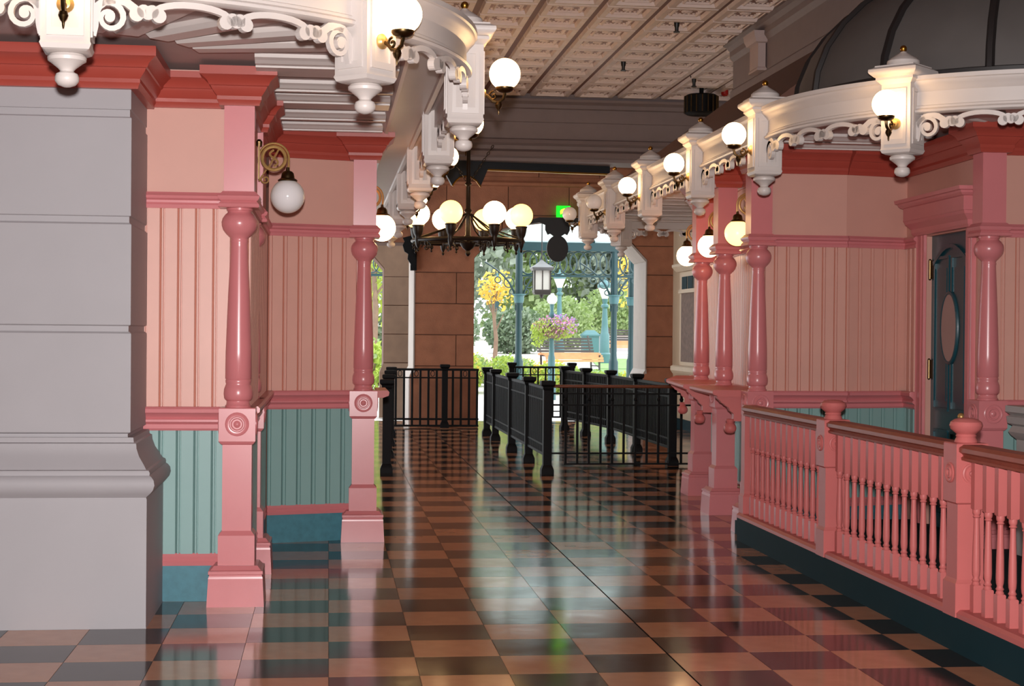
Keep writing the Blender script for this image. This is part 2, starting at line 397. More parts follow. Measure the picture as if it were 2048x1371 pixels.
b = MB(); b.sq(0, 0, hx-.098, hy-.098, [(zz-.01, a+.01) for a, zz in CRP]+[(Z_CR1+.005, .13)]); b.build('crown', 'crown_red', t, ang=25)

# ================================================================== COUNTER LEDGES AND BRACKETS (right aisle side)
def ledge(label, p0, p1):
    p0 = Vector(p0); p1 = Vector(p1); L = (p1-p0).length; rz = math.atan2(p1.y-p0.y, p1.x-p0.x)
    t = thing('counter_ledge', label, 'ledge', (p0.x, p0.y, 0), rz)
    prof = [(.22, 1.035), (-.2, 1.035), (-.215, 1.045), (-.235, 1.05), (-.245, 1.06), (-.245, 1.078), (-.235, 1.088), (.22, 1.088)]
    b = MB(); b.extx(prof, 0, L); b.build('shelf', 'rail_pink', t, ang=25)
    for x in (L-.09,):
        poly = [(.2, 1.04), (-.205, 1.04), (-.2, 1.02), (-.175, 1.0), (-.165, .985), (-.15, .98), (-.135, .965), (-.11, .95), (-.1, .925), (-.085, .915), (-.07, .9), (-.07, .845), (.2, .845)]
        b = MB(); b.prism(poly, lambda p: (x-.045, p[0], p[1]), lambda p: (x+.045, p[0], p[1])); br = b.build('bracket', 'rail_pink', t, ang=20)
        b = MB(); b.lathe(x, -.09, [(.86, .03), (.852, .034), (.84, .03), (.83, .026), (.822, .036), (.805, .047), (.788, .05), (.77, .046), (.755, .034), (.748, .015), (.747, .001)], 20); b.build('drop_ball', 'rail_pink', br)
    return t
# local y<0 is the aisle side: run from far to near
ledge('pink counter ledge with ball drop between the first and second counter pilasters', (3.27, 13.08), (3.2, 11.98))
ledge('pink counter ledge with ball drop between the second and third counter pilasters', (3.42, 14.65), (3.27, 13.31))
ledge('pink counter ledge with ball drop past the third counter pilaster', (3.82, 16.1), (3.46, 14.88))
t = thing('counter_ledge', 'pink counter ledge stub on the aisle side of the recess pilaster', 'ledge', (.355, 11.6, 0))
b = MB(); b.exty([(0, 1.035), (.045, 1.035), (.085, 1.05), (.09, 1.075), (.08, 1.088), (0, 1.088)], -.02, .6); b.build('shelf', 'rail_pink', t, ang=25)

# ================================================================== PORCH: floor, balustrade, door
b = MB(); b.box(3.1, 6.3, 4.6, 11.84, -.005, .10); struct(b.build('floor_porch', 'teal_deep', smooth=False))
t = thing('balustrade', 'pink turned balustrade with ball-topped newels on a dark teal kerb', 'balustrade', (3.04, 0, 0))
b = MB(); b.extz([(-.03, 5.0), (.1, 5.0), (.1, 11.44), (-.03, 11.44)], 0, .168); b.box(-.034, -.03, 5.0, 11.42, .15, .168); b.build('kerb', 'teal_deep', t, smooth=False)
b = MB(); b.exty([(-.032, .168), (.115, .168), (.115, .19), (.1, .205), (-.015, .205), (-.032, .19)], 5.0, 11.44); b.build('bottom_rail', 'rail_pink', t, smooth=False)
NY = [5.36, 7.39, 9.43]
def newel(y):
    b = MB(); b.sq(.04, y, .066, .066, [(.168, .012), (.33, .012), (.335, .008), (.35, 0), (.36, 0), (.70, 0), (.71, .0), (.72, .014), (1.0, .014), (1.005, .01)])
    n = b.build('newel_post', 'rail_pink', t, ang=25)
    b = MB(); b.lathe(.04, y, [(1.0, .05), (1.008, .056), (1.02, .052), (1.03, .046), (1.038, .05), (1.046, .046), (1.055, .056), (1.07, .074), (1.088, .08), (1.105, .074), (1.118, .055), (1.124, .03), (1.126, .001)], 22); b.build('ball_cap', 'rail_pink', n)
    for q in range(4):
        b = MB(); b.lathe(0, 0, [(0, .05), (.006, .05), (.009, .043), (.005, .036), (.005, .03), (.011, .024), (.011, .018), (.006, .012), (.01, .001)], 18); b.v = [(x, -.079-zz, .86+yy) for x, yy, zz in b.v]
        ca, sa = math.cos(q*PI/2), math.sin(q*PI/2); b.v = [(x*ca-yy*sa+.04, x*sa+yy*ca+y, zz) for x, yy, zz in b.v]; b.build('rosette', 'rail_pink', n)
for y in NY: newel(y)
b = MB(); b.sq(.05, 11.4, .05, .05, [(.0, .012), (.33, .012), (.35, 0), (1.0, 0)]); b.build('end_post', 'rail_pink', t, ang=25)
RAILP = [(-.015, .925), (.095, .925), (.098, .938), (.086, .945), (.092, .955), (.108, .965), (.108, .985), (.085, 1.0), (-.005, 1.0), (-.028, .985), (-.028, .965), (-.012, .955), (-.006, .945), (-.018, .938)]
bal = MB(); bal.sq(0, 0, .021, .021, [(.2, 0), (.33, 0), (.335, -.004)]); bal.lathe(0, 0, [(.333, .018), (.34, .02), (.35, .015), (.358, .02), (.366, .015), (.372, .014), (.385, .018), (.41, .0195), (.5, .018), (.6, .0145), (.655, .013), (.66, .019), (.668, .014), (.675, .019), (.685, .02), (.7, .019)], 12); bal.sq(0, 0, .021, .021, [(.695, -.004), (.7, 0), (.93, 0)])
balm = bal.mesh('baluster', 'rail_pink', ang=40)
for a, c in ((9.43, 11.4), (7.39, 9.43), (5.36, 7.39)):
    b = MB(); b.exty(RAILP, a+.055, c-.055); b.build('top_rail', 'handrail', t, ang=25)
    n = 14; s = (c-a-.14)/n
    for k in range(n):
        o = link('baluster', balm, t); o.location = (.04, a+.07+s*(k+.5), 0)

# door wall with the teal door
P0, P1 = Vector((4.5, 12.0)), Vector((4.45, 10.36)); L = (P1-P0).length; rz = math.atan2(P1.y-P0.y, P1.x-P0.x)
DX0, DX1, DH = .46, 1.30, 2.27
b = MB(); b.box(0, DX0, 0, .14, 0, 2.97); b.box(DX1, L, 0, .14, 0, 2.97); b.box(DX0, DX1, 0, .14, DH, 2.97)
w = struct(b.build('wall_right_door', 'pink_wall', smooth=False)); w.location = (P0.x, P0.y, 0); w.rotation_euler = (0, 0, rz)
b = MB(); b.extx(CROWN, 0, L); b.build('crown_moulding', 'crown_red', w, ang=25)
for nm, prof in (('picture_rail', MID), ('chair_rail', CHAIR)):
    b = MB(); b.extx(prof, 0, DX0-.16); b.build(nm, 'pink_gloss', w, ang=25)
for k in range(2):
    o = link('plank', PL_UP, w); o.location = (.03+k*PLW, 0, 0); o = link('plank', PL_LO, w); o.location = (.03+k*PLW, 0, 0)
d = struct(link('door_1', None)); d.location = (P0.x, P0.y, 0); d.rotation_euler = (0, 0, rz)
CAS = [(0, 0), (0, -.03), (.012, -.034), (.02, -.028), (.05, -.024), (.06, -.03), (.1, -.03), (.112, -.022), (.14, -.022), (.14, 0)]
b = MB(); b.prism(CAS, lambda p: (DX0-.15+p[0], p[1], .1), lambda p: (DX0-.15+p[0], p[1], DH+.02)); b.build('door_casing', 'pink_gloss', d, ang=25)
b = MB(); b.prism(CAS, lambda p: (DX1+.15-p[0], p[1], .1), lambda p: (DX1+.15-p[0], p[1], DH+.02)); b.build('door_casing', 'pink_gloss', d, ang=25)
b = MB(); b.sq((DX0+DX1)/2, -.02, (DX1-DX0)/2+.15, .035, [(DH+.01, 0), (DH+.03, .012), (DH+.06, .014), (DH+.1, .05), (DH+.12, .055), (DH+.125, .06), (DH+.22, .06), (DH+.225, .075), (DH+.24, .09), (DH+.255, .095), (DH+.26, .11), (DH+.285, .115)]); b.build('door_header', 'pink_gloss', d, ang=25)
b = MB(); b.box(DX0, DX1, .04, .085, .1, DH); leaf = b.build('door_leaf', 'teal_door', d, smooth=False)
def frame_rect(x0, x1, z0, z1, y, wd=.018, arch=0.):
    pts = [(x0, z0), (x1, z0)]
    if arch > 0:
        n = 8; cx = (x0+x1)/2
        pts += [(cx+(x1-x0)/2*math.cos(PI*k/n), z1-arch+arch*math.sin(PI*k/n)) for k in range(n+1)]
    else: pts += [(x1, z1), (x0, z1)]
    return pts
def rib_loop(b, pts, y, r, closed=True):
    P = [(p[0], y, p[1]) for p in pts]
    if closed: P = P+[P[0]]
    for i in range(len(P)-1): b.bar(P[i], P[i+1], r, r)
cx = (DX0+DX1)/2; cz = 1.58
for x0, x1, z0, z1, ar in ((DX0+.1, cx-.03, .98, 2.1, 0), (cx+.03, DX1-.1, .98, 2.1, 0), (DX0+.1, cx-.03, .2, .82, 0), (cx+.03, DX1-.1, .2, .82, 0)):
    b = MB(); rib_loop(b, frame_rect(x0, x1, z0, z1, 0, arch=ar), .034, .022); b.box(x0+.05, x1-.05, .03, .045, z0+.06, z1-.08); b.build('door_panel', 'teal_door', leaf, smooth=False)
b = MB(); pts = [(cx-.34+.68*k/10, 2.06+.12*math.sin(PI*k/10)) for k in range(11)]
for i in range(10): b.bar((pts[i][0], .034, pts[i][1]), (pts[i+1][0], .034, pts[i+1][1]), .03, .03)
b.build('arch_moulding', 'teal_door', leaf, smooth=False)
ell = lambda a, c, n=28: [(cx+a*math.cos(2*PI*k/n), cz+c*math.sin(2*PI*k/n)) for k in range(n)]
b = MB(); P = [(p[0], .03, p[1]) for p in ell(.16, .255)]; b.tube(P+[P[0]], .017, 8); b.build('oval_frame', 'teal_door', leaf)
b = MB(); b.prism(ell(.15, .245), lambda p: (p[0], .018, p[1]), lambda p: (p[0], .05, p[1])); b.build('oval_glass', 'oval_glass', leaf, smooth=False)
for hz in (.45, 1.2, 1.95):
    b = MB(); b.box(DX0-.02, DX0+.05, .03, .04, hz, hz+.14); b.lathe(DX0, .025, [(hz-.01, .008), (hz, .012), (hz+.14, .012), (hz+.15, .008)], 10); b.build('hinge', 'brass_dark', d, smooth=False)
b = MB(); b.sphere((DX1-.07, -.01, .95), .028, 14, 8); b.tube([(DX1-.07, .04, .95), (DX1-.07, -.01, .95)], .012); b.build('door_knob', 'brass', leaf)

# grey counter at the right end of the porch
t = thing('counter', 'grey moulded counter standing in front of the wall past the door pilaster', 'counter', (4.42, 9.5, 0))
b = MB(); b.sq(.65, .2, .6, .2, [(.10, 0), (.86, 0)]); b.build('body', 'counter_grey', t, smooth=False)
b = MB(); b.sq(.65, .2, .6, .2, [(.85, 0), (.88, .03), (.9, .04), (.92, .03), (.94, .02), (.955, .045), (1.0, .05), (1.01, .03), (1.03, .055), (1.07, .055)]); b.build('top', 'counter_grey', t, ang=30)

# ================================================================== CANOPIES
Z_FB, Z_FT, Z_SOF = 2.84, 3.06, 2.985
def arc(cx, cy, r, a0, a1, n):
    return [(cx+r*math.cos(R(a0+(a1-a0)*k/n)), cy+r*math.sin(R(a0+(a1-a0)*k/n))) for k in range(n+1)]
def path_len(p):
    s = [0]
    for i in range(1, len(p)): s.append(s[-1]+math.dist(p[i], p[i-1]))
    return s
def at_s(p, S, s):
    for i in range(1, len(p)):
        if S[i] >= s or i == len(p)-1:
            u = (s-S[i-1])/(S[i]-S[i-1]); x = p[i-1][0]+(p[i][0]-p[i-1][0])*u; y = p[i-1][1]+(p[i][1]-p[i-1][1])*u
            tx, ty = p[i][0]-p[i-1][0], p[i][1]-p[i-1][1]; l = math.hypot(tx, ty); return x, y, tx/l, ty/l
def s_near(p, S, q):
    best = (9e9, 0)
    for k in range(0, 2001):
        s = S[-1]*k/2000; x, y, _, _ = at_s(p, S, s); d = math.dist((x, y), q)
        if d < best[0]: best = (d, s)
    return best[1]
FASCIA = [(-.03, Z_FB), (.012, Z_FB), (.03, Z_FB+.008), (.034, Z_FB+.02), (.026, Z_FB+.028), (.016, Z_FB+.032), (.014, Z_FB+.045), (.006, Z_FB+.05), (.004, Z_FB+.13), (.012, Z_FB+.136), (.02, Z_FB+.15), (.034, Z_FB+.165), (.046, Z_FB+.178), (.05, Z_FB+.19), (.06, Z_FB+.196), (.06, Z_FT), (-.03, Z_FT)]
BAND = [(-.34, Z_SOF), (-.33, Z_SOF-.03), (-.31, Z_SOF-.05), (-.29, Z_SOF-.055), (-.285, Z_SOF-.04), (-.1, Z_SOF-.04), (-.095, Z_SOF-.06), (-.07, Z_SOF-.065), (-.05, Z_SOF-.04), (-.02, Z_SOF-.03), (-.02, Z_SOF+.02), (-.34, Z_SOF+.02)]
def scroll_panel(parent, path, S, s0, s1, side, name='scroll_trim'):
    b = MB(); TH = .026
    def mp(s, z, o):
        x, y, tx, ty = at_s(path, S, min(max(s, 0), S[-1])); return (x+ty*side*o, y-tx*side*o, z)
    def ribbon(pts, w, taper=None):
        n = len(pts); L_, R_ = [], []
        for i, p in enumerate(pts):
            a = pts[max(i-1, 0)]; c = pts[min(i+1, n-1)]; tx, tz = c[0]-a[0], c[1]-a[1]; l = math.hypot(tx, tz) or 1
            ww = w*(taper[i] if taper else 1)/2; L_.append((p[0]-tz/l*ww, p[1]+tx/l*ww)); R_.append((p[0]+tz/l*ww, p[1]-tx/l*ww))
        vs = []
        for i in range(n): vs += [mp(*L_[i], TH/2), mp(*R_[i], TH/2), mp(*R_[i], -TH/2), mp(*L_[i], -TH/2)]
        fs = []
        for i in range(n-1):
            q = 4*i
            for k in range(4): fs.append((q+k, q+(k+1) % 4, q+4+(k+1) % 4, q+4+k))
        fs += [(3, 2, 1, 0), (4*n-4, 4*n-3, 4*n-2, 4*n-1)]
        b.add(vs, fs)
    def disc(s, z, r):
        n = 14; f_ = [mp(s+r*math.cos(2*PI*k/n), z+r*math.sin(2*PI*k/n), TH/2+.004) for k in range(n)]; k_ = [mp(s+r*math.cos(2*PI*k/n), z+r*math.sin(2*PI*k/n), -TH/2-.004) for k in range(n)]
        b.add(f_+k_, [tuple(range(n)), tuple(range(2*n-1, n-1, -1))]+[(k, n+k, n+(k+1) % n, (k+1) % n) for k in range(n)])
    def volute(s, d):     # curls at a pendant; d = direction along the path
        zc = Z_FB-.085; pts = []; tp = []
        for k in range(26):
            u = k/25; a = R(200)+u*R(-1)*0; ang = R(178)-u*R(560); r = .062*(1-u)**.8+.006
            pts.append((s+d*(.068+r*math.cos(ang)), zc+r*math.sin(ang)*1.0)); tp.append(1-.45*u)
        ribbon(pts, .026, tp); disc(s+d*.068, zc, .02)
        # stem down the pendant and sweep up to the fascia
        ribbon([(s+d*.0, Z_FB-.16), (s+d*.008, Z_FB-.12), (s+d*.01, Z_FB-.08), (s+d*.022, Z_FB-.045), (s+d*.05, Z_FB-.02), (s+d*.09, Z_FB-.012), (s+d*.13, Z_FB-.02), (s+d*.165, Z_FB-.045), (s+d*.18, Z_FB-.06)], .034)
    L = s1-s0; volute(s0, 1); volute(s1, -1)
    a, c = s0+.215, s1-.215; n = max(2, int(round((c-a)/.30))+1); pitch = (c-a)/(n-1)
    for k in range(n):
        sc = a+pitch*k
        for j, (ds, dz, r) in enumerate(((-.044, -.066, .029), (-.016, -.052, .027), (.016, -.052, .027), (.044, -.066, .029), (0, -.06, .026))): disc(sc+ds, Z_FB+dz, r)
        if k < n-1:
            m = 12; hw = pitch/2-.03
            ribbon([(sc+pitch/2-hw*math.cos(PI*q/m), Z_FB-.052+.04*math.sin(PI*q/m)) for q in range(m+1)], .026)
    return b.build(name, 'white_trim', parent, smooth=False)
def make_pendant(parent, x, y, rz):
    b = MB(); h = .094
    b.sq(0, 0, h, h, [(2.603, -.02), (2.612, -.004), (2.63, .004), (2.64, 0), (3.03, 0)])
    for q in range(4):    # raised frame on each face
        n0 = len(b.v); b.box(-.07, -.05, -h-.008, -h, 2.66, 2.99); b.box(.05, .07, -h-.008, -h, 2.66, 2.99); b.box(-.05, .05, -h-.008, -h, 2.66, 2.69); b.box(-.05, .05, -h-.008, -h, 2.97, 2.99)
        ca, sa = math.cos(q*PI/2), math.sin(q*PI/2); b.v[n0:] = [(u*ca-v*sa, u*sa+v*ca, z) for u, v, z in b.v[n0:]]
    b.sq(0, 0, h, h, [(3.02, 0), (3.04, .02), (3.045, .026), (3.06, .026), (3.062, .032), (3.085, .056), (3.095, .06), (3.11, .058), (3.118, .04), (3.125, .03), (3.132, .03)])
    p = b.build('pendant_post', 'white_trim', parent, ang=30); p.location = (x, y, 0); p.rotation_euler = (0, 0, rz)
    b = MB(); b.lathe(0, 0, [(2.604, .05), (2.6, .066), (2.588, .076), (2.575, .074), (2.566, .06), (2.556, .048), (2.545, .034), (2.535, .026), (2.53, .03), (2.524, .042), (2.51, .047), (2.495, .046), (2.48, .034), (2.472, .012), (2.471, .001)], 22); b.build('drop_finial', 'white_trim', p)
    b = MB(); b.lathe(0, 0, [(3.13, .07), (3.137, .09), (3.15, .098), (3.165, .096), (3.178, .082), (3.19, .062), (3.202, .044), (3.212, .026), (3.222, .016)], 22); b.build('onion_cap', 'white_trim', p)
    b = MB(); b.sphere((0, 0, 3.24), .021, 14, 8); b.build('gilt_ball', 'gold', p)
    return p
PROTO_P = None
def pendant(parent, x, y, rz):
    global PROTO_P
    if PROTO_P is None: PROTO_P = make_pendant(parent, x, y, rz); return PROTO_P
    c = copy_tree(PROTO_P, parent); c.location = (x, y, 0); c.rotation_euler = (0, 0, rz); return c
def globe_sconce(label, x, y, rz, lit='globe_lit', cache={}):
    t = thing('globe_lamp', label, 'lamp', (x, y, 2.885), rz, None)     # local +x points away from the post
    if 'm' not in cache:
        b = MB(); b.lathe(0, 0, [(0, .034), (.006, .034), (.012, .026), (.02, .02), (.024, .001)], 16); b.v = [(z, u, v-.105) for u, v, z in b.v]; cache['plate'] = b.mesh('back_plate', 'brass')
        b = MB(); b.tube([(.01, 0, -.105), (.035, 0, -.12), (.06, 0, -.145), (.09, 0, -.15), (.115, 0, -.132), (.122, 0, -.108), (.122, 0, -.09)], .009, 8)
        pts = [(.062+.026*(1-k/16)*math.cos(R(90+k*32)), 0, -.118+.026*(1-k/16)*math.sin(R(90+k*32))) for k in range(15)]; b.tube(pts, .006, 6)
        b.lathe(.09, 0, [(-.15, .016), (-.165, .02), (-.18, .014), (-.19, .006), (-.205, .005), (-.215, .003)], 10); cache['arm'] = b.mesh('arm', 'brass_dark')
        b = MB(); b.lathe(.122, 0, [(-.1, .012), (-.096, .03), (-.088, .044), (-.078, .05), (-.07, .05), (-.07, .044), (-.085, .036), (-.09, .01)], 18); cache['cup'] = b.mesh('gallery', 'brass_dark')
        b = MB(); b.sphere((.122, 0, 0), .083, 28, 18); cache['m'] = 1
        for mm in ('globe_lit', 'globe_off'):
            cache[mm] = b.mesh('globe', mm, ang=90)
    link('back_plate', cache['plate'], t); link('arm', cache['arm'], t); link('gallery', cache['cup'], t); link('globe', cache[lit], t)
    return t
def canopy(label, path, side, posts, inner, battens, rad, far_end=False, tagname='canopy'):
    S = path_len(path)
    t = thing('canopy', label, 'canopy', (0, 0, 0))
    b = MB(); b.sweep(FASCIA, path, side); b.build('fascia', 'white_trim', t, ang=30)
    b = MB(); b.sweep(BAND, path, side); b.build('edge_band', 'white_trim', t, ang=30)
    poly = list(path)+list(inner)
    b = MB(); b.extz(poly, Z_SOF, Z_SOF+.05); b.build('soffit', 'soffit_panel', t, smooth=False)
    ss = [s_near(path, S, q) for q in posts]
    angs = []
    for q, s in zip(posts, ss):
        x, y, tx, ty = at_s(path, S, s); ang = math.atan2(-tx*side, ty*side); angs.append((x, y, ang))
        pendant(t, x, y, ang)
    so = sorted(ss)
    for i in range(len(so)-1): scroll_panel(t, path, S, so[i]+.094, so[i+1]-.094, side)
    return t, angs, S, ss
# battens: moulded white boards on the soffit
def batten(t, x0, x1, y0, y1):
    b = MB(); m = min(.06, (y1-y0)*.2)
    b.extx([(y0, Z_SOF), (y0, Z_SOF-.02), (y0+m*.5, Z_SOF-.03), (y0+m, Z_SOF-.045), (y0+2*m, Z_SOF-.045), (y0+2*m, Z_SOF-.055), (y1-2*m, Z_SOF-.055), (y1-2*m, Z_SOF-.045), (y1-m, Z_SOF-.045), (y1-m*.5, Z_SOF-.03), (y1, Z_SOF-.02), (y1, Z_SOF)], x0, x1); b.build('batten', 'white_trim', t, smooth=False)
def radial(t, cx, cy, ang, r0, r1, w):
    b = MB(); prof = [(-w, Z_SOF), (-w, Z_SOF-.025), (-w+.03, Z_SOF-.045), (w-.03, Z_SOF-.045), (w, Z_SOF-.025), (w, Z_SOF)]
    ca, sa = math.cos(R(ang)), math.sin(R(ang))
    b.prism(prof, lambda p: (cx+r0*ca-p[0]*sa, cy+r0*sa+p[0]*ca, p[1]), lambda p: (cx+r1*ca-p[0]*sa, cy+r1*sa+p[0]*ca, p[1])); b.build('batten', 'white_trim', t, smooth=False)

# left canopy: straight along x=.70, rounded near corner (centre -1.22, 8.34, r 1.92)
XL = .70; CLX, CLY, RL = -1.22, 8.34, 1.92
pathL = [(XL, 20.2)]+[(XL, 19.2-k*1.0) for k in range(0, 11)]+arc(CLX, CLY, RL, 0, -90, 30)[0:]+[(-1.9, CLY-RL), (-4.0, CLY-RL)]
postsL = [(-1.03, 6.4), (.154, 7.0), (XL, 8.34), (XL, 10.35), (XL, 12.35), (XL, 14.25), (XL, 16.2), (XL, 18.1)]
canL, angL, SL, ssL = canopy('white canopy with rounded corner above the grey stone column', pathL, -1, postsL, [(-4.0, 20.2)], None, None)
for y0, y1 in ((8.5, 9.03), (9.36, 9.6), (9.82, 10.3), (10.6, 10.87), (11.2, 11.42), (11.9, 12.3), (12.9, 13.2), (13.8, 14.2)): batten(canL, -.4 if y0 < 11.5 else -.2, .37, y0, y1)
for a in (-100, -82, -64, -46, -28, -12): radial(canL, CLX, CLY, a, .55, RL-.32, .085)
# right canopy
XR = 2.96; CRX, CRY, RR = 4.70, 10.36, 1.74
pathR = [(6.3, CRY-RR), (5.2, CRY-RR)]+arc(CRX, CRY, RR, 270, 180, 30)+[(XR, 11.4+k*.95) for k in range(0, 8)]+arc(XR+1.3, 18.4, 1.3, 180, 90, 16)+[(5.6, 19.7)]
postsR = [(3.43, 9.2), (2.96, 10.6), (XR, 12.5), (XR, 14.5), (XR, 16.35), (XR, 18.05), (3.62, 19.55)]
canR, angR, SR, ssR = canopy('white canopy with rounded corner above the pink balustrade', pathR, -1, postsR, [(5.6, 19.7), (6.3, 16.0)], None, None)
scroll_panel(canR, pathR, SR, ssR[-1]+.094, SR[-1]-.05, -1)
scroll_panel(canR, pathR, SR, SR[0]+1.2, ssR[0]-.094, -1)
for y0, y1 in ((11.2, 11.5), (11.62, 11.84), (12.6, 12.9), (13.5, 13.9), (14.4, 14.7), (15.2, 15.6), (16.1, 16.4), (16.9, 17.3), (17.8, 18.1), (18.5, 18.9)): batten(canR, 3.3, 4.4 if y0 < 16.2 else 5.4, y0, y1)
for a in (190, 208, 226, 244, 262): radial(canR, CRX, CRY, a, .45, RR-.32, .085)
# scroll trim toward the frame edge on the left canopy
scroll_panel(canL, pathL, SL, s_near(pathL, SL, (-1.03, 6.4))+.094, s_near(pathL, SL, (-1.03, 6.4))+1.4, -1)

# lamps on the pendants
ORD = ['first', 'second', 'third', 'fourth', 'fifth', 'sixth', 'seventh', 'eighth']
LL = ['white globe lamp on the pendant over the grey stone column', 'glowing globe lamp on the pendant at the rounded corner over the pink pilasters'] + ['glowing globe lamp on the %s pendant past the rounded corner, column-side canopy' % ORD[i] for i in range(6)]
for (x, y, a), lab in zip(angL, LL): globe_sconce(lab, x+.094*math.cos(a), y+.094*math.sin(a), a)
LR = ['glowing globe lamp on the rounded canopy corner over the door', 'glowing globe lamp on the first straight pendant above the balustrade end'] + ['glowing globe lamp on the %s pendant of the balustrade-side canopy row' % ORD[i] for i in (1, 2)] + ['unlit globe lamp on the fourth pendant of the balustrade-side canopy row', 'unlit globe lamp on the fifth pendant of the balustrade-side canopy row', 'glowing globe lamp on the far rounded end of the balustrade-side canopy']
for i, ((x, y, a), lab) in enumerate(zip(angR, LR)): globe_sconce(lab, x+.094*math.cos(a), y+.094*math.sin(a), a, 'globe_off' if i in (4, 5) else 'globe_lit')

# ================================================================== RING-ARM LAMPS
def ring_lamp(label, x, y, rz, lit, z=2.33, cache={}):
    t = thing('ring_lamp', label, 'lamp', (x, y, z), rz)
    if not cache:
        b = MB(); b.box(.0, .01, -.02, .02, .1, .32); b.lathe(.006, 0, [(.3, .018), (.325, .02), (.34, .008)], 10); cache['wall_plate'] = b.mesh('wall_plate', 'brass_dark')
        b = MB(); c = (.094, .228); n = 30
        b.tube([(c[0]+.07*math.cos(2*PI*k/n), 0, c[1]+.07*math.sin(2*PI*k/n)) for k in range(n+1)], .011, 8); cache['ring'] = b.mesh('ring', 'brass')
        b = MB(); b.tube([(.004, 0, .2)]+[(c[0]+.09*math.cos(R(180-k*12)), 0, c[1]+.09*math.sin(R(180-k*12))) for k in range(0, 16)]+[(.182, 0, .18), (.18, 0, .14)], .0065, 8)
        b.tube([(.045+.03*(1-k/20)*math.cos(R(120+k*30)), 0, .1+.03*(1-k/20)*math.sin(R(120+k*30))) for k in range(18)], .005, 6); b.tube([(.005, 0, .09), (.03, 0, .125)], .005, 6); b.tube([(.05, 0, .158), (.03, 0, .13)], .005, 6); cache['arm'] = b.mesh('arm', 'brass')
        b = MB(); b.tube([(c[0]-.03+.06*k/10, 0, c[1]-.055+.11*k/10+0*k) for k in range(11)], .006, 6); b.tube([(c[0]+.025*math.sin(2*PI*k/10), 0, c[1]-.05+.1*k/10) for k in range(11)], .007, 6); cache['scroll_inset'] = b.mesh('scroll_inset', 'brass')
        b = MB(); b.lathe(.178, 0, [(.09, .058), (.096, .06), (.104, .05), (.108, .042), (.118, .04), (.138, .036), (.148, .028), (.155, .012), (.175, .009)], 20); cache['fitter'] = b.mesh('fitter', 'brass_dark')
        b = MB(); b.sphere((.178, 0, 0), .103, 30, 20)
        for mm in ('globe_lit', 'globe_off', 'globe_lit_warm'): cache[mm] = b.mesh('globe', mm, ang=90)
    for k in ('wall_plate', 'ring', 'arm', 'scroll_inset', 'fitter'): link(k, cache[k], t)
    link('globe', cache[lit], t)
    return t
ring_lamp('unlit white globe on a brass ring arm beside the grey stone column', -.43, 9.68, 0, 'globe_off')
ring_lamp('lit globe on a brass ring arm behind the recess pilaster', .217, 12.0, 0, 'globe_lit', 2.30)
ring_lamp('yellow lit globe on a brass ring arm behind the balustrade-end pilaster', 3.428, 12.42, PI, 'globe_lit_warm')
ring_lamp('bright lit globe on a brass ring arm between the second and third counter pilasters', 3.57, 13.95, PI, 'globe_lit', 2.31)
ring_lamp('bright lit globe on a brass ring arm past the third counter pilaster', 3.732, 15.55, PI, 'globe_lit', 2.30)

# ================================================================== CEILING
HC = 4.74
b = MB(); b.box(-4.2, 6.4, -3.2, 26.6, HC+.03, HC+.2); ceil = struct(b.build('ceiling', 'tin_groove', smooth=False))
TS = .603
def tin_panel():
    b = MB(); a = TS/2
    # border frame, inner frame and relief oval, all hanging below the slab
    for ox, oy, w_, z0, mi in ((a-.035, a-.006, .07, .04, 1), (a-.15, a-.12, .024, .022, 1)):
        q = lambda ix, iy, z: [(-ix, -iy, z), (ix, -iy, z), (ix, iy, z), (-ix, iy, z)]
        b.add(q(ox, oy, .03)+q(ox-.012, oy-.012, .03-z0)+q(ox-w_, oy-w_, .03-z0)+q(ox-w_-.014, oy-w_-.014, .028),
              [(0, 1, 5, 4), (1, 2, 6, 5), (2, 3, 7, 6), (3, 0, 4, 7), (4, 5, 9, 8), (5, 6, 10, 9), (6, 7, 11, 10), (7, 4, 8, 11), (8, 9, 13, 12), (9, 10, 14, 13), (10, 11, 15, 14), (11, 8, 12, 15)], mi)
    b.add([(-a+.06, -a+.06, .0285), (a-.06, -a+.06, .0285), (a-.06, a-.06, .0285), (-a+.06, a-.06, .0285)], [(0, 3, 2, 1)])
    n = 16
    for k in range(n):    # wreath of raised leaves
        q = 2*PI*k/n; c = Vector((.125*math.cos(q), .125*math.sin(q))); b.add([(c.x+.02*math.cos(q+j*PI/2+.4), c.y+.02*math.sin(q+j*PI/2+.4), .028) for j in range(4)]+[(c.x, c.y, .012)], [(0, 1, 4), (1, 2, 4), (2, 3, 4), (3, 0, 4)], 1)
    for sx in (-1, 1):
        for sy in (-1, 1):
            c = (sx*.15, sy*.15); b.add([(c[0]+.03*math.cos(j*PI/2), c[1]+.03*math.sin(j*PI/2), .028) for j in range(4)]+[(c[0], c[1], .01)], [(0, 1, 4), (1, 2, 4), (2, 3, 4), (3, 0, 4)], 1)
    b.lathe(0, 0, [(.028, .06), (.018, .055), (.014, .04), (.02, .03), (.012, .012), (.01, .001)], 12, 1)
    return b.mesh('tin_panel', ['tin', 'tin_relief_lit'], smooth=False)
tpm = tin_panel(); PX = 2.66-TS*10; k0 = 0
for i in range(0, 17):
    for j in range(0, 13):
        x, y = PX+TS*(i+.5), 21.42-TS*(j+.5)
        if x < -.6 or x > 5.5 or y < 13.6: continue
        if y < 17.4 and x > 4.42: continue
        o = link('tin_panel', tpm, ceil); o.location = (x, y, HC)
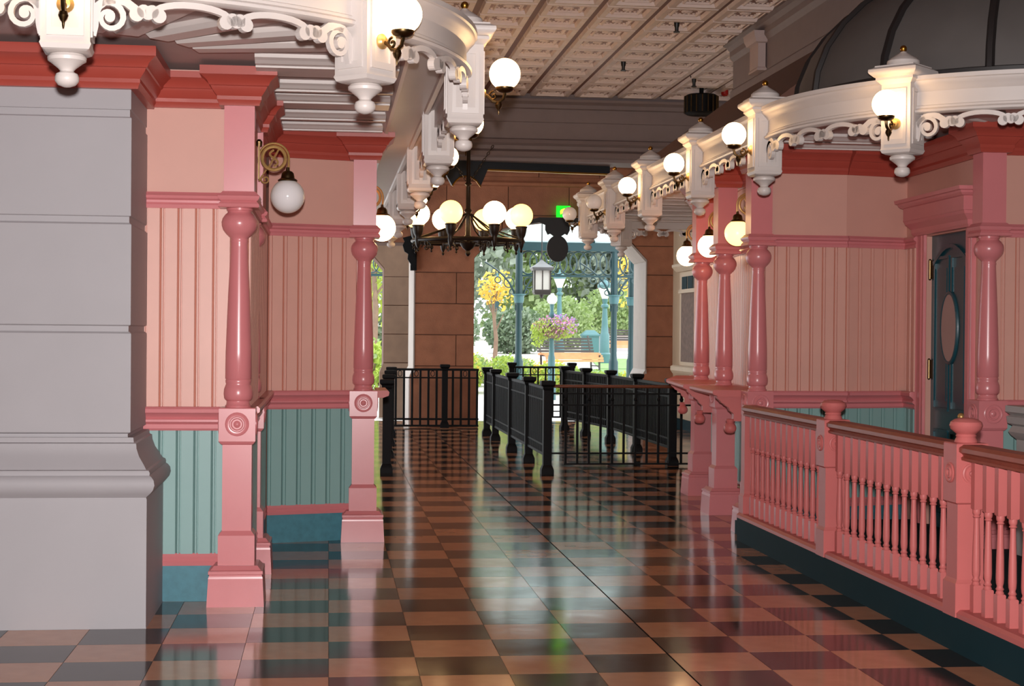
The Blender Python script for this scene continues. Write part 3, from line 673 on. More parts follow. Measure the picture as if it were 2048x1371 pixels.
# cross beam
t = MB(); t.extx([(21.42, HC+.03), (21.42, 4.7), (21.34, 4.69), (21.36, 4.66), (21.44, 4.63), (21.44, 4.58), (21.5, 4.57), (21.5, 4.4), (21.52, 4.39), (21.52, 4.17), (21.46, 4.15), (21.44, 4.1), (21.5, 4.07), (21.5, 4.02), (21.42, 3.98), (21.4, 3.92), (21.5, 3.9), (21.5, 3.86), (22.1, 3.86), (22.1, HC+.03)], -3.0, 5.7); struct(t.build('trim_1', 'slate_beam', smooth=False))
# side beam over the balustrade canopy with a bracket block
t = MB(); t.exty([(4.36, HC+.03), (4.34, 4.72), (4.38, 4.70), (4.42, 4.66), (4.42, 4.6), (4.46, 4.55), (4.46, 4.25), (4.43, 4.22), (4.43, 4.14), (5.6, 4.14), (5.6, HC+.03)], 12.3, 17.3); tb = struct(t.build('trim_2', 'slate_beam', smooth=False))
t = MB(); t.sq(4.41, 16.1, .05, .17, [(4.24, .0), (4.26, .0), (4.28, -.01), (4.52, -.01), (4.53, .02), (4.56, .03), (4.58, .04), (4.62, .045), (4.64, .05)]); o = t.build('bracket_block', 'soffit_panel', tb, ang=25)
# brown roof slope above the right canopy
t = MB(); t.exty([(3.0, 3.07), (4.45, 4.16), (4.45, 4.10), (3.1, 3.05)], 11.2, 17.2); struct(t.build('roof_slope', 'brown_roof', smooth=False))
t = MB(); t.extz([(3.0, 17.2), (5.6, 17.2), (5.6, 19.6), (4.2, 19.6), (3.4, 19.2), (3.0, 18.5)], 3.07, 3.12); struct(t.build('roof_flat', 'brown_roof', smooth=False))
# dome over the rounded corner
t = thing('turret_dome', 'dark grey ribbed dome above the rounded canopy over the balustrade', 'dome', (4.70, 10.36, 3.08))
ND = 14; RD, HD = 1.53, 1.0
def dome_pt(a, u, ex=0.): return ((RD+ex)*math.cos(u)*math.cos(a), (RD+ex)*math.cos(u)*math.sin(a), (HD+ex)*math.sin(u))
for k in range(ND):
    b = MB(); a0 = 2*PI*(k+.27)/ND; m = 9; vs = []; fs = []
    for i in range(m+1):
        u = PI/2*.985*i/m
        for j in range(4): vs.append(dome_pt(a0+2*PI/ND*j/3, u))
    for i in range(m):
        for j in range(3): fs.append((i*4+j, i*4+j+1, (i+1)*4+j+1, (i+1)*4+j))
    b.add(vs, fs); b.build('dome_panel', 'dome', t)
    b = MB(); b.tube([dome_pt(a0, PI/2*.98*i/m, .005) for i in range(m+1)], .028, 6); b.build('dome_rib', 'dome_rib', t)
b = MB(); b.lathe(0, 0, [(-.03, RD+.04), (.04, RD+.04), (.05, RD+.01), (.05, RD-.05), (-.03, RD-.05)], 40); b.build('dome_ring', 'dome_rib', t)
# sprinklers, ribbed drum, red sensor
for k, (x, y, lab) in enumerate(((3.55, 16.1, 'small black sprinkler head on the tin ceiling near the side beam'), (3.45, 18.55, 'small black sprinkler head in the middle of the tin ceiling'), (4.55, 19.6, 'small black sprinkler head on the tin ceiling above the ribbed drum'))):
    t = thing('sprinkler_head', lab, 'sprinkler', (x, y, HC)); b = MB(); b.lathe(0, 0, [(.03, .05), (.01, .05), (.0, .03), (-.04, .028), (-.06, .02), (-.1, .02)], 12); b.build('body', 'sprinkler', t); b = MB(); b.lathe(0, 0, [(-.1, .034), (-.108, .034)], 12); b.build('deflector', 'sprinkler', t)
t = thing('ribbed_drum', 'dark ribbed drum fixture hanging at the ceiling edge by the cross beam', 'ceiling fixture', (4.86, 20.5, 4.55))
b = MB(); b.lathe(0, 0, [(-.14, .19), (-.12, .22), (.1, .22), (.12, .19)], 24); b.build('drum', 'iron', t)
for k in range(18):
    a = 2*PI*k/18; b = MB(); b.bar((.222*math.cos(a), .222*math.sin(a), -.12), (.222*math.cos(a), .222*math.sin(a), .1), .014); b.build('rib', 'brass_dark', t)
b = MB(); b.lathe(0, 0, [(.1, .03), (.22, .03)], 10); b.build('stem', 'iron', t)
t = MB(); t.lathe(5.2, 20.6, [(HC-.06, .03), (HC-.04, .05), (HC+.03, .05)], 12); tag(t.build('fire_sensor', 'sensor_red'), 'small red ceiling sensor beside the ribbed drum', 'sensor')

# ================================================================== FAR WALL WITH ARCHES
YB = 25.6; A0, A1 = 2.34, 5.18
def wall_poly():
    # opening right: verticals to 2.75, chamfers, shallow arch head
    op = [(A0, 0), (A0, 2.72), (A0+.46, 3.2)]
    n = 10; xa, xb = A0+.46, A1-.46
    op += [(xa+(xb-xa)*k/n, 3.2+.17*math.sin(PI*k/n)) for k in range(1, n)]
    op += [(xb, 3.2), (A1, 2.72), (A1, 0)]
    return op
op = wall_poly()
b = MB()
def ext_y(poly, y0, y1, mb): mb.prism(poly, lambda p: (p[0], y0, p[1]), lambda p: (p[0], y1, p[1]))
ext_y([(1.38, 0), (A0, 0), (A0, 2.72), (A0, HC+.03), (1.38, HC+.03)], YB, YB+1.0, b)
for i in range(1, len(op)-2):
    p, q = op[i], op[i+1]; ext_y([p, q, (q[0], HC+.03), (p[0], HC+.03)], YB, YB+1.0, b)
ext_y([(A1, 0), (5.8, 0), (5.8, HC+.03), (A1, HC+.03)], YB, YB+1.0, b)
ext_y([(-4.2, 2.95), (1.38, 2.95), (1.38, HC+.03), (-4.2, HC+.03)], YB, YB+1.0, b)
wb = struct(b.build('wall_back', 'mortar', smooth=False))
# stone blocks, proud of the mortar
def block(x0, x1, z0, z1, y=YB, par=None, nm='stone_block', m='sandstone', d=.022):
    b = MB(); g = .006; b.bbox(x0+g, x1-g, y-d, y+.02, z0+g, z1-g, .006); return b.build(nm, m, par if par is not None else wb, smooth=False)
zs = [0.0, .46, .965, 1.47, 1.975, 2.48, 2.95, 3.42, 3.9, 4.4, 4.74]
for r in range(len(zs)-1):
    z0, z1 = zs[r], zs[r+1]
    if z1 <= 2.49:
        cut = 2.05 if r % 2 == 0 else None
        if cut: block(1.38, cut, z0, z1); block(cut, A0, z0, z1)
        else: block(1.38, A0, z0, z1)
        block(A1, 5.75, z0, z1)
    elif z1 <= 3.43:
        # beside the arch head: chamfered voussoirs
        for (xa, xb, xc, xd) in (((1.38, A0, A0, 1.38),) if r == 5 else ((1.38, A0+.2, A0+.42, 1.38),)):
            b = MB(); poly = [(xa+.006, z0+.006), (xb-.006, z0+.006), (xc-.006, z1-.006), (xd+.006, z1-.006)]
            if r == 5: poly = [(1.386, z0+.006), (A0-.006, z0+.006), (A0-.006, 2.72), (A0+.2, z1-.006), (1.386, z1-.006)]
            else: poly = [(1.386, z0+.006), (A0+.2, z0+.006), (A0+.44, 3.2), (A0+.44, z1-.006), (1.386, z1-.006)]
            b.prism(poly, lambda p: (p[0], YB-.022, p[1]), lambda p: (p[0], YB+.02, p[1])); b.build('stone_block', 'sandstone', wb, smooth=False)
            b = MB(); poly = [(A0+A1-p[0] if p[0] > 1.5 else 5.744, p[1]) for p in poly]
            b.prism(poly, lambda p: (p[0], YB-.022, p[1]), lambda p: (p[0], YB+.02, p[1])); b.build('stone_block', 'sandstone', wb, smooth=False)
        if r == 6:
            n = 4
            for k in range(n):
                xa = A0+.45+(A1-A0-.9)*k/n; xb = A0+.45+(A1-A0-.9)*(k+1)/n
                f = lambda x: 3.205+.17*math.sin(PI*min(max((x-A0-.46)/(A1-A0-.92), 0), 1))
                b = MB(); b.prism([(xa+.005, f(xa)), ((xa+xb)/2, f((xa+xb)/2)), (xb-.005, f(xb)), (xb-.005, z1-.006), (xa+.005, z1-.006)], lambda p: (p[0], YB-.022, p[1]), lambda p: (p[0], YB+.02, p[1])); b.build('stone_block', 'sandstone', wb, smooth=False)
    else:
        x = 1.38-(.5 if r % 2 else 0)
        x = max(x, 1.38) if False else x
        n = 5; 
        for k in range(n):
            xa = max(.2, x+k*1.0); xb = min(5.75, x+(k+1)*1.0)
            if xb-xa > .1: block(xa, xb, z0, z1)
for x0, x1 in ((-4.0, -2.6), (-2.6, -1.2), (-1.2, .2), (.2, 1.38)):
    block(x0, x1, 2.95, 3.42)
# base moulding, white reveals, string course
def reveal(x, y0, y1, d):
    b = MB(); b.box(min(x, x+d*.02), max(x, x+d*.02), y0, y1, .0, 2.72)
    b.exty([(x, .0), (x+d*.09, .0), (x+d*.09, .78), (x+d*.06, .86), (x+d*.02, .93), (x, .93)], y0-.04, y1); return b
reveal(A1, YB-.03, YB+1.0, -1).build('arch_reveal', 'pale_stone', wb, smooth=False)
reveal(1.38, YB-.03, YB+1.6, -1).build('arch_reveal', 'pale_stone', wb, smooth=False)
b = MB(); b.prism([(A1, 2.72), (A1-.46, 3.2), (A1-.46, 3.22), (A1-.49, 3.2), (A1-.03, 2.70)], lambda p: (p[0], YB-.03, p[1]), lambda p: (p[0], YB+1.0, p[1])); b.build('arch_reveal', 'pale_stone', wb, smooth=False)
b = MB(); b.sq((1.38+A0)/2, YB, (A0-1.38)/2, .02, [(0, .07), (.8, .07), (.86, .05), (.93, .01)]); b.build('pier_base', 'sandstone', wb, smooth=False)
b = MB(); b.sq((A1+5.75)/2+.02, YB, (5.75-A1)/2, .02, [(0, .07), (.8, .07), (.86, .05), (.93, .01)]); b.build('pier_base', 'sandstone', wb, smooth=False)
b = MB(); b.extx([(YB, 3.88), (YB-.08, 3.9), (YB-.1, 3.94), (YB-.06, 3.98), (YB-.04, 4.04), (YB, 4.05)], -.5, 5.75); b.build('string_course', 'sandstone', wb, smooth=False)
# outer pier behind, with its own chamfered arch
b = MB(); ext_y([(.965, 0), (1.7, 0), (1.7, 4.4), (-1.6, 4.4), (-1.6, 3.2), (.45, 3.2), (.965, 2.62)], 28.0, 28.9, b); wo = struct(b.build('wall_outer', 'mortar', smooth=False))
for r in range(5): block(.965, 1.7, zs[r], zs[r+1], 28.0, wo, m='outer_stone')
b = MB(); b.prism([(.97, 2.485), (1.7, 2.485), (1.7, 3.2), (.47, 3.2), (.97, 2.63)], lambda p: (p[0], 27.978, p[1]), lambda p: (p[0], 28.02, p[1])); b.build('stone_block', 'outer_stone', wo, smooth=False)
b = MB(); b.sq(1.33, 28.0, .365, .02, [(0, .07), (.8, .07), (.88, .04), (.95, .01)]); b.build('pier_base', 'outer_stone', wo, smooth=False)
# enclosing walls of the hall
b = MB(); b.box(5.62, 5.8, 16.4, YB, 0, HC+.03); wr = struct(b.build('wall_right', 'cream', smooth=False))
b = MB(); b.box(5.59, 5.62, 19.0, YB, 0, .16); struct(b.build('baseboard_right', 'teal_deep', smooth=False))
b = MB(); b.box(3.97, 5.8, 16.3, 16.44, 0, 2.97); struct(b.build('wall_right_return', 'pink_wall', smooth=False))
b = MB(); b.box(6.3, 6.45, -3.2, 16.4, 0, HC+.03); b.box(5.8, 6.45, 16.4, 16.55, 0, HC+.03); struct(b.build('wall_right_outer', 'plaster_dark', smooth=False))
b = MB(); b.box(-4.2, -4.05, -3.2, 16.0, 0, HC+.03); struct(b.build('wall_left', 'plaster_dark', smooth=False))
b = MB(); b.box(-4.2, -.2, 13.4, 13.54, 0, 2.97); struct(b.build('wall_left_return', 'pink_wall', smooth=False))
b = MB(); b.box(-4.2, 6.45, -3.35, -3.2, 0, HC+.03); struct(b.build('wall_front', 'plaster_dark', smooth=False))
b = MB(); b.box(-4.2, .3, 13.4, 13.54, 3.05, HC+.03); b.box(-.3, -.15, 13.4, 22, 3.05, HC+.03); struct(b.build('wall_left_upper', 'plaster_dark', smooth=False))
# cream window in the far right wall
t = struct(link('window_1', None)); t.location = (5.62, 24.1, 0)
b = MB(); b.box(-.05, 0, -.75, .75, 1.0, 2.5); b.build('window_frame', 'cream', t, smooth=False)
b = MB(); b.sq(-.06, 0, .05, .85, [(.86, 0), (.9, .03), (.94, .05), (1.0, .05), (1.02, .02)]); b.build('window_sill', 'cream', t, smooth=False)
b = MB(); b.box(-.06, -.045, -.6, .6, 1.08, 2.16); b.build('pane', 'curtain', t, smooth=False)
for y in (-.4, 0, .4):
    b = MB(); b.box(-.06, -.045, y-.17, y+.17, 2.22, 2.42); b.build('pane', 'teal_deep', t, smooth=False)
b = MB(); b.box(-.09, -.05, -.68, .68, 2.16, 2.22); b.build('transom', 'cream', t, smooth=False)
b = MB(); b.sq(-.05, 0, .05, .8, [(2.5, 0), (2.54, .03), (2.58, .06), (2.62, .06)]); b.build('window_head', 'cream', t, smooth=False)

# ================================================================== QUEUE FENCES
def post_mesh(cache={}):
    if 'm' not in cache:
        b = MB(); b.sq(0, 0, .045, .045, [(0, .022), (.05, .022), (.09, .006), (.1, 0), (.9, 0), (.92, .01), (.94, .012), (.96, .03), (.985, .034), (1.0, .03), (1.005, .0)]); cache['m'] = b.mesh('post', 'iron', ang=25)
    return cache['m']
def fence(label, pts, posts, group=None, spacing=.1, zb=.2, top=.92, pw=.026, rail_m='iron', extra=(), name='queue_fence', rings=True):
    p0 = Vector(pts[0]); p1 = Vector(pts[1]); d = p1-p0; L = d.length; rz = math.atan2(d.y, d.x)
    t = thing(name, label, 'fence', (p0.x, p0.y, 0), rz, group)
    for s in posts: o = link('post', post_mesh(), t); o.location = (s, 0, 0)
    for z, h, m in ((top, .035, rail_m), (zb, .03, 'iron'), (top-.13, .02, 'iron'), (zb+.1, .02, 'iron'))+tuple(extra):
        b = MB(); b.bbox(.04, L-.04, -.018, .018, z-h/2, z+h/2, .004); b.build('rail', m, t, smooth=False)
    pb = MB(); pb.box(-pw/2, pw/2, -pw/2, pw/2, zb, top-.01); pm = pb.mesh('picket', 'iron', smooth=False)
    n = int(L/spacing)
    rb = MB(); rb.tube([(.03*math.cos(2*PI*k/12), 0, top-.065+.045*math.sin(2*PI*k/12)) for k in range(13)], .006, 5); rm = rb.mesh('ring_ornament', 'iron')
    for k in range(n):
        s = (k+.5)*L/n
        if any(abs(s-q) < .06 for q in posts): continue
        o = link('picket', pm, t); o.location = (s, 0, 0)
        if rings and k % 2 == 0: o = link('ring_ornament', rm, t); o.location = (s+L/n/2, 0, 0)
    return t
fence('black iron queue fence running down the middle of the aisle', (( 2.345, 16.88), (2.33, 23.25)), (0, 1.56, 3.26, 5.2, 6.37), spacing=.085)
fence('black iron queue fence along the wall side behind the gate', ((3.955, 17.98), (3.93, 21.9)), (0, 2.05, 3.9), spacing=.085)
fence('short black iron queue fence at the far end of the wall-side run', ((3.92, 22.0), (3.66, 24.45)), (1.2, 2.45), spacing=.085)
fence('black iron queue fence in front of the stone pier', ((1.0, 25.1), (2.42, 25.1)), (.84,), spacing=.125, zb=.03, pw=.034, extra=((.14, .02, 'iron'),))
fence('black iron queue fence running back from the lone aisle post', ((.63, 17.06), (1.0, 24.9)), (0, 2.0, 4.0, 6.0), spacing=.12)
fence('short black iron queue fence beside the recess pilaster', ((-.3, 17.1), (.50, 17.06)), (.05,), spacing=.12)
fence('low black iron fence outside past the arch', ((3.15, 27.2), (4.2, 27.2)), (0, 1.05), spacing=.13, zb=.06)
# gate with a wooden top rail
t = thing('queue_gate', 'black barred queue gate with a brown wooden top rail', 'gate', (2.42, 17.84, 0))
L = 1.8
b = MB(); b.bbox(-.02, L, -.03, .03, .895, .93, .01); b.build('top_rail', 'wood_rail', t)
for z in (.03, .15, .7, .83): b = MB(); b.box(0 if z > .1 else .25, L, -.012, .012, z-.01, z+.01); b.build('rail', 'iron', t, smooth=False)
pb = MB(); pb.box(-.013, .013, -.013, .013, .03, .9); pm = pb.mesh('bar', 'iron', smooth=False)
for k in range(12): o = link('bar', pm, t); o.location = (.27+k*.134, 0, 0)
db = MB(); db.sphere((0, 0, .765), .024, 10, 6); dm = db.mesh('boss', 'iron')
for k in range(0, 12, 2): o = link('boss', dm, t); o.location = (.27+k*.134, 0, 0)

# ================================================================== CHANDELIER
t = thing('chandelier', 'dark iron ring chandelier with glowing white globes above the aisle', 'chandelier', (1.495, 17.15, 2.5))
b = MB(); n = 40; RC = .6
b.tube([(RC*math.cos(2*PI*k/n), RC*math.sin(2*PI*k/n), 0) for k in range(n+1)], .022, 8); b.build('ring', 'iron_brown', t)
b = MB(); b.lathe(0, 0, [(-.16, .01), (-.13, .03), (-.1, .02), (-.07, .06), (-.02, .09), (.03, .06), (.07, .03), (.3, .025), (.33, .045), (.36, .025), (.6, .022), (.62, .04), (.65, .022), (1.0, .02)], 14); b.build('stem', 'iron_brown', t)
for k in range(8):
    a = 2*PI*(k+.5)/8; ca, sa = math.cos(a), math.sin(a)
    b = MB(); b.tube([(.05*ca, .05*sa, 0), (RC*ca, RC*sa, 0)], .014, 6); b.tube([(.03*ca, .03*sa, .3), (.25*ca, .25*sa, .14), (RC*ca, RC*sa, .02)], .009, 6)
    pts = [((RC-.12+.05*(1-j/14)*math.cos(R(j*36)))*ca, (RC-.12+.05*(1-j/14)*math.cos(R(j*36)))*sa, -.06+.05*(1-j/14)*math.sin(R(j*36))) for j in range(12)]; b.tube(pts, .007, 5)
    arm = b.build('arm', 'iron_brown', t)
    b = MB(); b.lathe(RC*ca, RC*sa, [(-.13, .002), (-.11, .016), (-.09, .008), (-.06, .024), (-.03, .03), (.0, .034), (.03, .03), (.06, .045), (.1, .055), (.14, .06), (.145, .066), (.155, .066), (.16, .055)], 12); b.build('lamp_cup', 'iron_brown', arm)
    b = MB(); b.sphere((RC*ca, RC*sa, .275), .125, 24, 16); b.build('globe', 'globe_lit_warm' if k % 2 else 'globe_lit', arm, ang=90)
orn = MB(); orn.lathe(0, 0, [(-.1, .002), (-.085, .014), (-.07, .006), (-.05, .018), (-.03, .012), (-.02, .006)], 8); orn.tube([(.04*(1-j/12)*math.cos(R(j*40)), 0, -.045+.03*(1-j/12)*math.sin(R(j*40))) for j in range(10)], .005, 5)
om = orn.mesh('drop_ornament', 'iron_brown')
for k in range(12):
    a = 2*PI*(k+.25)/12; o = link('drop_ornament', om, t); o.location = (RC*math.cos(a), RC*math.sin(a), 0); o.rotation_euler = (0, 0, a+PI/2)
for s in (-1, 1):
    b = MB(); P0 = Vector((0, 0, .62)); P1 = Vector((.27*s, .0, 1.05))
    for j in range(12):
        c = P0.lerp(P1, (j+.5)/12); d = (P1-P0).normalized(); u = d.cross(Vector((0, 1, 0))).normalized() if j % 2 else Vector((0, 1, 0))
        b.tube([c+d*.022*math.cos(2*PI*q/8)+u*.011*math.sin(2*PI*q/8) for q in range(9)], .004, 4)
    b.build('chain', 'iron_brown', t)
b = MB(); b.tube([(0, 0, 1.0), (0, 0, HC-2.5)], .012, 6); b.build('ceiling_rod', 'iron_brown', t)

# ================================================================== SIGNS
t = thing('hanging_sign', 'long navy sign board with thin gold edge hanging below the cross beam', 'sign', (2.86, 21.8, 3.755), R(9))
b = MB(); prof = [(-1.05, .1), (1.05, .1), (1.05, .0), (-.72, .0), (-.76, -.1), (-.82, -.24), (-.88, -.16), (-.96, -.11), (-1.04, -.1), (-1.12, -.12), (-1.18, -.18), (-1.22, -.24), (-1.3, -.1), (-1.32, .02), (-1.22, .1)]
b.prism(prof, lambda p: (p[0], -.03, p[1]), lambda p: (p[0], .03, p[1])); b.build('board', 'navy', t, smooth=False)
b = MB(); b.box(-.72, 1.05, -.04, .04, -.02, 0); b.tube([(p[0], -.035, p[1]-.008) for p in prof[5:12]], .012, 6); b.build('gold_edge', 'gold', t, smooth=False)
t = thing('oval_sign', 'black oval hanging sign with scrolled bracket in front of the arch', 'sign', (3.67, 25.42, 2.88))
b = MB(); n = 28; b.prism([(.175*math.cos(2*PI*k/n), .215*math.sin(2*PI*k/n)) for k in range(n)], lambda p: (p[0], -.025, p[1]), lambda p: (p[0], .025, p[1])); b.build('oval_board', 'black_sign', t, smooth=False)
b = MB(); b.prism([(-.3, .5), (.4, .5), (.4, .44), (.2, .42), (.2, .3), (.16, .22), (.12, .24), (.06, .2), (-.06, .2), (-.12, .24), (-.16, .22), (-.2, .3), (-.2, .38), (-.3, .42), (-.5, .38), (-.52, .4), (-.4, .47)], lambda p: (p[0], -.02, p[1]), lambda p: (p[0], .02, p[1])); b.build('bracket', 'black_sign', t, smooth=False)
b = MB(); b.box(-.3, -.02, .02, .15, .46, .5); b.build('wall_mount', 'iron', t, smooth=False)
t = thing('exit_sign', 'small glowing green exit sign box on the stone wall', 'exit sign', (3.78, 25.52, 3.49))
b = MB(); b.box(-.11, .11, -.02, .05, -.09, .09); b.build('housing', 'exit_green', t, smooth=False)
b = MB(); b.prism([(-.05, -.05), (0, -.01), (.04, -.05), (.06, -.03), (.03, .0), (.05, .03), (.01, .05), (-.04, .03), (-.06, .0)], lambda p: (p[0], -.026, p[1]), lambda p: (p[0], -.018, p[1])); b.build('pictogram', 'exit_light', t, smooth=False)
t = thing('wall_bracket', 'black scrolled iron bracket on the corner of the stone pier', 'bracket', (1.3, 25.5, 2.6))
b = MB(); b.prism([(-.02, .45), (.08, .45), (.08, -.05), (.05, -.08), (.0, .0), (-.05, .08), (-.04, .16), (-.1, .2), (-.13, .3), (-.1, .36), (-.13, .42)], lambda p: (p[0], -.06, p[1]), lambda p: (p[0], .0, p[1])); b.build('scroll', 'iron', t, smooth=False)
b = MB(); b.box(.0, .1, -.02, .06, -.1, .5); b.build('back_plate', 'iron', t, smooth=False)

# ================================================================== OUTSIDE
def gz(y): return 0 if y < 30 else (y-30)*.038 if y < 43 else .494+(y-43)*.02
b = MB(); ys = [26.6, 30, 34, 38, 44, 52, 62, 75, 95, 130]
vs = []
for y in ys: vs += [(-40, y, gz(y)-.02), (70, y, gz(y)-.02)]
b.add(vs, [(2*i, 2*i+1, 2*i+3, 2*i+2) for i in range(len(ys)-1)]); struct(b.build('ground', 'pavement', smooth=False))
def patch(nm, pts, m, dz):
    b = MB(); b.add([(x, y, gz(y)+dz) for x, y in pts], [tuple(range(len(pts)))]); return struct(b.build(nm, m, smooth=False))
patch('lawn_near', [(6.9, 38), (13, 38), (13, 44), (6.9, 44)], 'lawn', .0); patch('lawn_far', [(7.6, 44), (14, 44), (16, 52), (8.6, 52)], 'lawn', .01)
patch('brick_path', [(2.5, 38), (6.5, 38), (6.9, 44), (2.5, 44)], 'brick_path', .01); patch('brick_path_far', [(1, 44), (6.9, 44), (7.0, 52), (-2, 52)], 'brick_path', .012)
def foliage(b, c, r, n, sz, mi=0, rnd=random):
    for _ in range(n):
        while True:
            p = Vector((rnd.uniform(-1, 1), rnd.uniform(-1, 1), rnd.uniform(-1, 1)))
            if .35 < p.length < 1: break
        q = Vector((c[0]+p.x*r[0], c[1]+p.y*r[1], c[2]+p.z*r[2]))
        a = Vector((rnd.uniform(-1, 1), rnd.uniform(-1, 1), rnd.uniform(-1, 1))).normalized(); d = a.orthogonal().normalized(); e = a.cross(d); s = sz*rnd.uniform(.6, 1.3)
        b.add([q+d*s, q+e*s*.6, q-d*s, q-e*s*.6], [(0, 1, 2, 3)], mi)
def tree(label, x, y, h, r, m, n=900, sz=.22, trunk=.1, crown0=.35, cat='tree', name='tree', group=None):
    t = thing(name, label, cat, (x, y, gz(y)), 0, group)
    b = MB(); b.tube([(0, 0, -.05), (.05, 0, h*.3), (-.04, .03, h*.6), (0, 0, h*.85)], [trunk, trunk*.85, trunk*.6, trunk*.3], 8)
    for k in range(5):
        a = 2*PI*k/5; b.tube([(0, 0, h*(.35+.08*k)), (r*.5*math.cos(a), r*.5*math.sin(a), h*(.55+.07*k))], [trunk*.4, trunk*.15], 5)
    b.build('trunk', 'bark', t)
    b = MB()
    for k in range(7):
        a = 2*PI*k/7; rr = r*random.uniform(.25, .6); foliage(b, (rr*math.cos(a), rr*math.sin(a), h*random.uniform(crown0+.1, .9)), (r*.6, r*.6, h*(1-crown0)*.38), n//7, sz)
    b.build('foliage', m, t, smooth=False); return t
def shrub(label, x, y, rx, ry, h, m, n=700, sz=.12, name='shrub', z=0, mats=None, split=None):
    t = thing(name, label, 'shrub', (x, y, gz(y)+z)); b = MB(); foliage(b, (0, 0, h*.5), (rx, ry, h*.55), n, sz)
    b.build('foliage', m, t, smooth=False)
    b = MB()
    for k in range(5): b.tube([(rx*.3*math.cos(k*1.3), ry*.3*math.sin(k*1.3), -.02), (rx*.5*math.cos(k*1.3), ry*.5*math.sin(k*1.3), h*.6)], .02, 5)
    b.build('stems', 'bark', t)
    if split:
        b = MB(); foliage(b, (0, 0, h*.62), (rx, ry, h*.55), n//4, sz*.8); b.build('blossom', split, t, smooth=False)
    return t
# planting strip just beyond the veranda
for k, (x, rx, hh) in enumerate(((2.95, .5, 1.02), (3.95, .5, .95), (4.95, .5, .82), (5.95, .5, .62), (6.95, .5, .66))):
    shrub('low lime green shrub in the planting strip, %s along from the stone pier' % ORD[k], x, 35.0+.2*(k % 2), rx, .7, hh-.19, 'leaf_lime', 1300, .055, name='low_shrub', split='leaf_yellow' if k % 2 == 0 else 'leaf_mid')
for k, (x, hh) in enumerate(((3.3, .9), (4.4, .82), (5.5, .66), (6.6, .5))):
    shrub('low green shrub in the rear planting row, %s along from the pier' % ORD[k], x, 37.0, .54, .7, hh-.2, 'leaf_mid', 1100, .055, name='low_shrub', split='leaf_lime')
shrub('low lime green shrub seen through the side arch', .85, 35.0, .7, .7, 1.05, 'leaf_lime', 900, .08, name='low_shrub', split='leaf_mid')
shrub('dark clipped shrub mass left of the brick path', 3.9, 55, 1.35, 1.3, 1.7, 'leaf_dark', 2600, .1)
shrub('dark clipped shrub mass beside the yellow tree', 6.75, 57, 1.2, 1.2, 1.6, 'leaf_dark', 2600, .1)
shrub('dark clipped shrub mass behind the round lamp', 9.2, 62.5, 1.3, 1.3, 2.0, 'leaf_mid', 2600, .1)
shrub('grey green shrub mass behind the far bench', 16.2, 65, 2.0, 1.8, 2.4, 'leaf_dark', 3000, .11)
shrub('grey green shrub mass across the white pavement', 12.1, 67, 1.7, 1.5, 2.4, 'leaf_mid', 3000, .11)
shrub('dark shrub mass seen through the side arch', 1.2, 48, 1.3, 1.2, 1.6, 'leaf_dark', 900, .14)
tree('slender tree with yellow autumn leaves seen through the arch', 4.6, 44, 2.75, .5, 'leaf_yellow', 300, .08, .07, .6)
tree('yellow leaved tree behind the right veranda post', 11.6, 58, 4.6, 1.1, 'leaf_yellow', 500, .14, .1, .3)
tree('light green tree seen through the side arch', 1.3, 46, 5.5, 1.5, 'leaf_lime', 1100, .17, .1, .3)
TR = [(2.0, 72, 11, 3.6, 'leaf_haze', 'tall grey green tree behind the stone pier'), (6.0, 74, 10, 3.4, 'leaf_haze', 'tall grey green tree behind the yellow autumn tree'), (9.6, 78, 8.5, 3.3, 'leaf_mid', 'broad mid green tree behind the hanging lantern'), (13.0, 76, 9, 3.5, 'leaf_haze', 'broad grey green tree behind the round lamp post'), (16.6, 74, 9, 3.4, 'leaf_mid', 'broad mid green tree behind the right veranda post'), (20.5, 76, 10, 3.6, 'leaf_haze', 'tall grey green tree at the right end of the garden'), (-2.5, 70, 9, 3.2, 'leaf_mid', 'tall mid green tree beyond the side arch'), (4.0, 90, 13, 5, 'leaf_dark', 'large dark tree in the back row behind the shrubs'), (11.5, 94, 13, 5.5, 'leaf_haze', 'large hazy tree in the back row behind the lantern'), (19.5, 94, 13, 5.5, 'leaf_haze', 'large hazy tree in the back row at the right')]
for x, y, h, r, m, lab in TR: tree(lab, x, y, h, r, m, 4200, .24, .2, .1)

# veranda: posts, frieze of rings, glass roof
VY = 31.0
t = thing('veranda', 'green cast iron veranda with ring frieze and glass roof outside the arch', 'veranda', (0, VY, 0))
def vpost(x, y=0):
    b = MB(); b.lathe(x, y, [(0, .12), (.4, .12), (.45, .1), (.95, .095), (1.0, .075), (1.1, .066), (2.05, .06), (2.1, .085), (2.13, .09), (2.2, .09), (2.22, .07), (2.25, .075), (3.2, .07)], 14)
    p = b.build('post', 'green_iron', t)
    b = MB(); b.lathe(x, y, [(2.1, .085), (2.15, .1), (2.24, .105), (2.26, .14), (2.275, .14), (2.28, .06)], 14); b.build('collar', 'green_iron_pale', p)
VX = [3.72, 5.62, 7.5]
for x in VX: vpost(x)
vpost(6.28, 1.6)
b = MB(); b.box(3.64, 9, -.07, .07, 3.13, 3.30); b.build('beam', 'green_iron', t, smooth=False)
b = MB(); b.box(3.7, 9, -.02, .02, 2.62, 2.66); b.build('lower_rail', 'green_iron', t, smooth=False)
ring = MB(); n = 22; ring.tube([(.17*math.cos(2*PI*k/n), 0, 2.895+.225*math.sin(2*PI*k/n)) for k in range(n+1)], .016, 5); rmesh = ring.mesh('frieze_ring', 'green_iron')
k = 0; x = 3.9
while x < 8.9:
    o = link('frieze_ring', rmesh, t); o.location = (x, 0, 0); x += .2
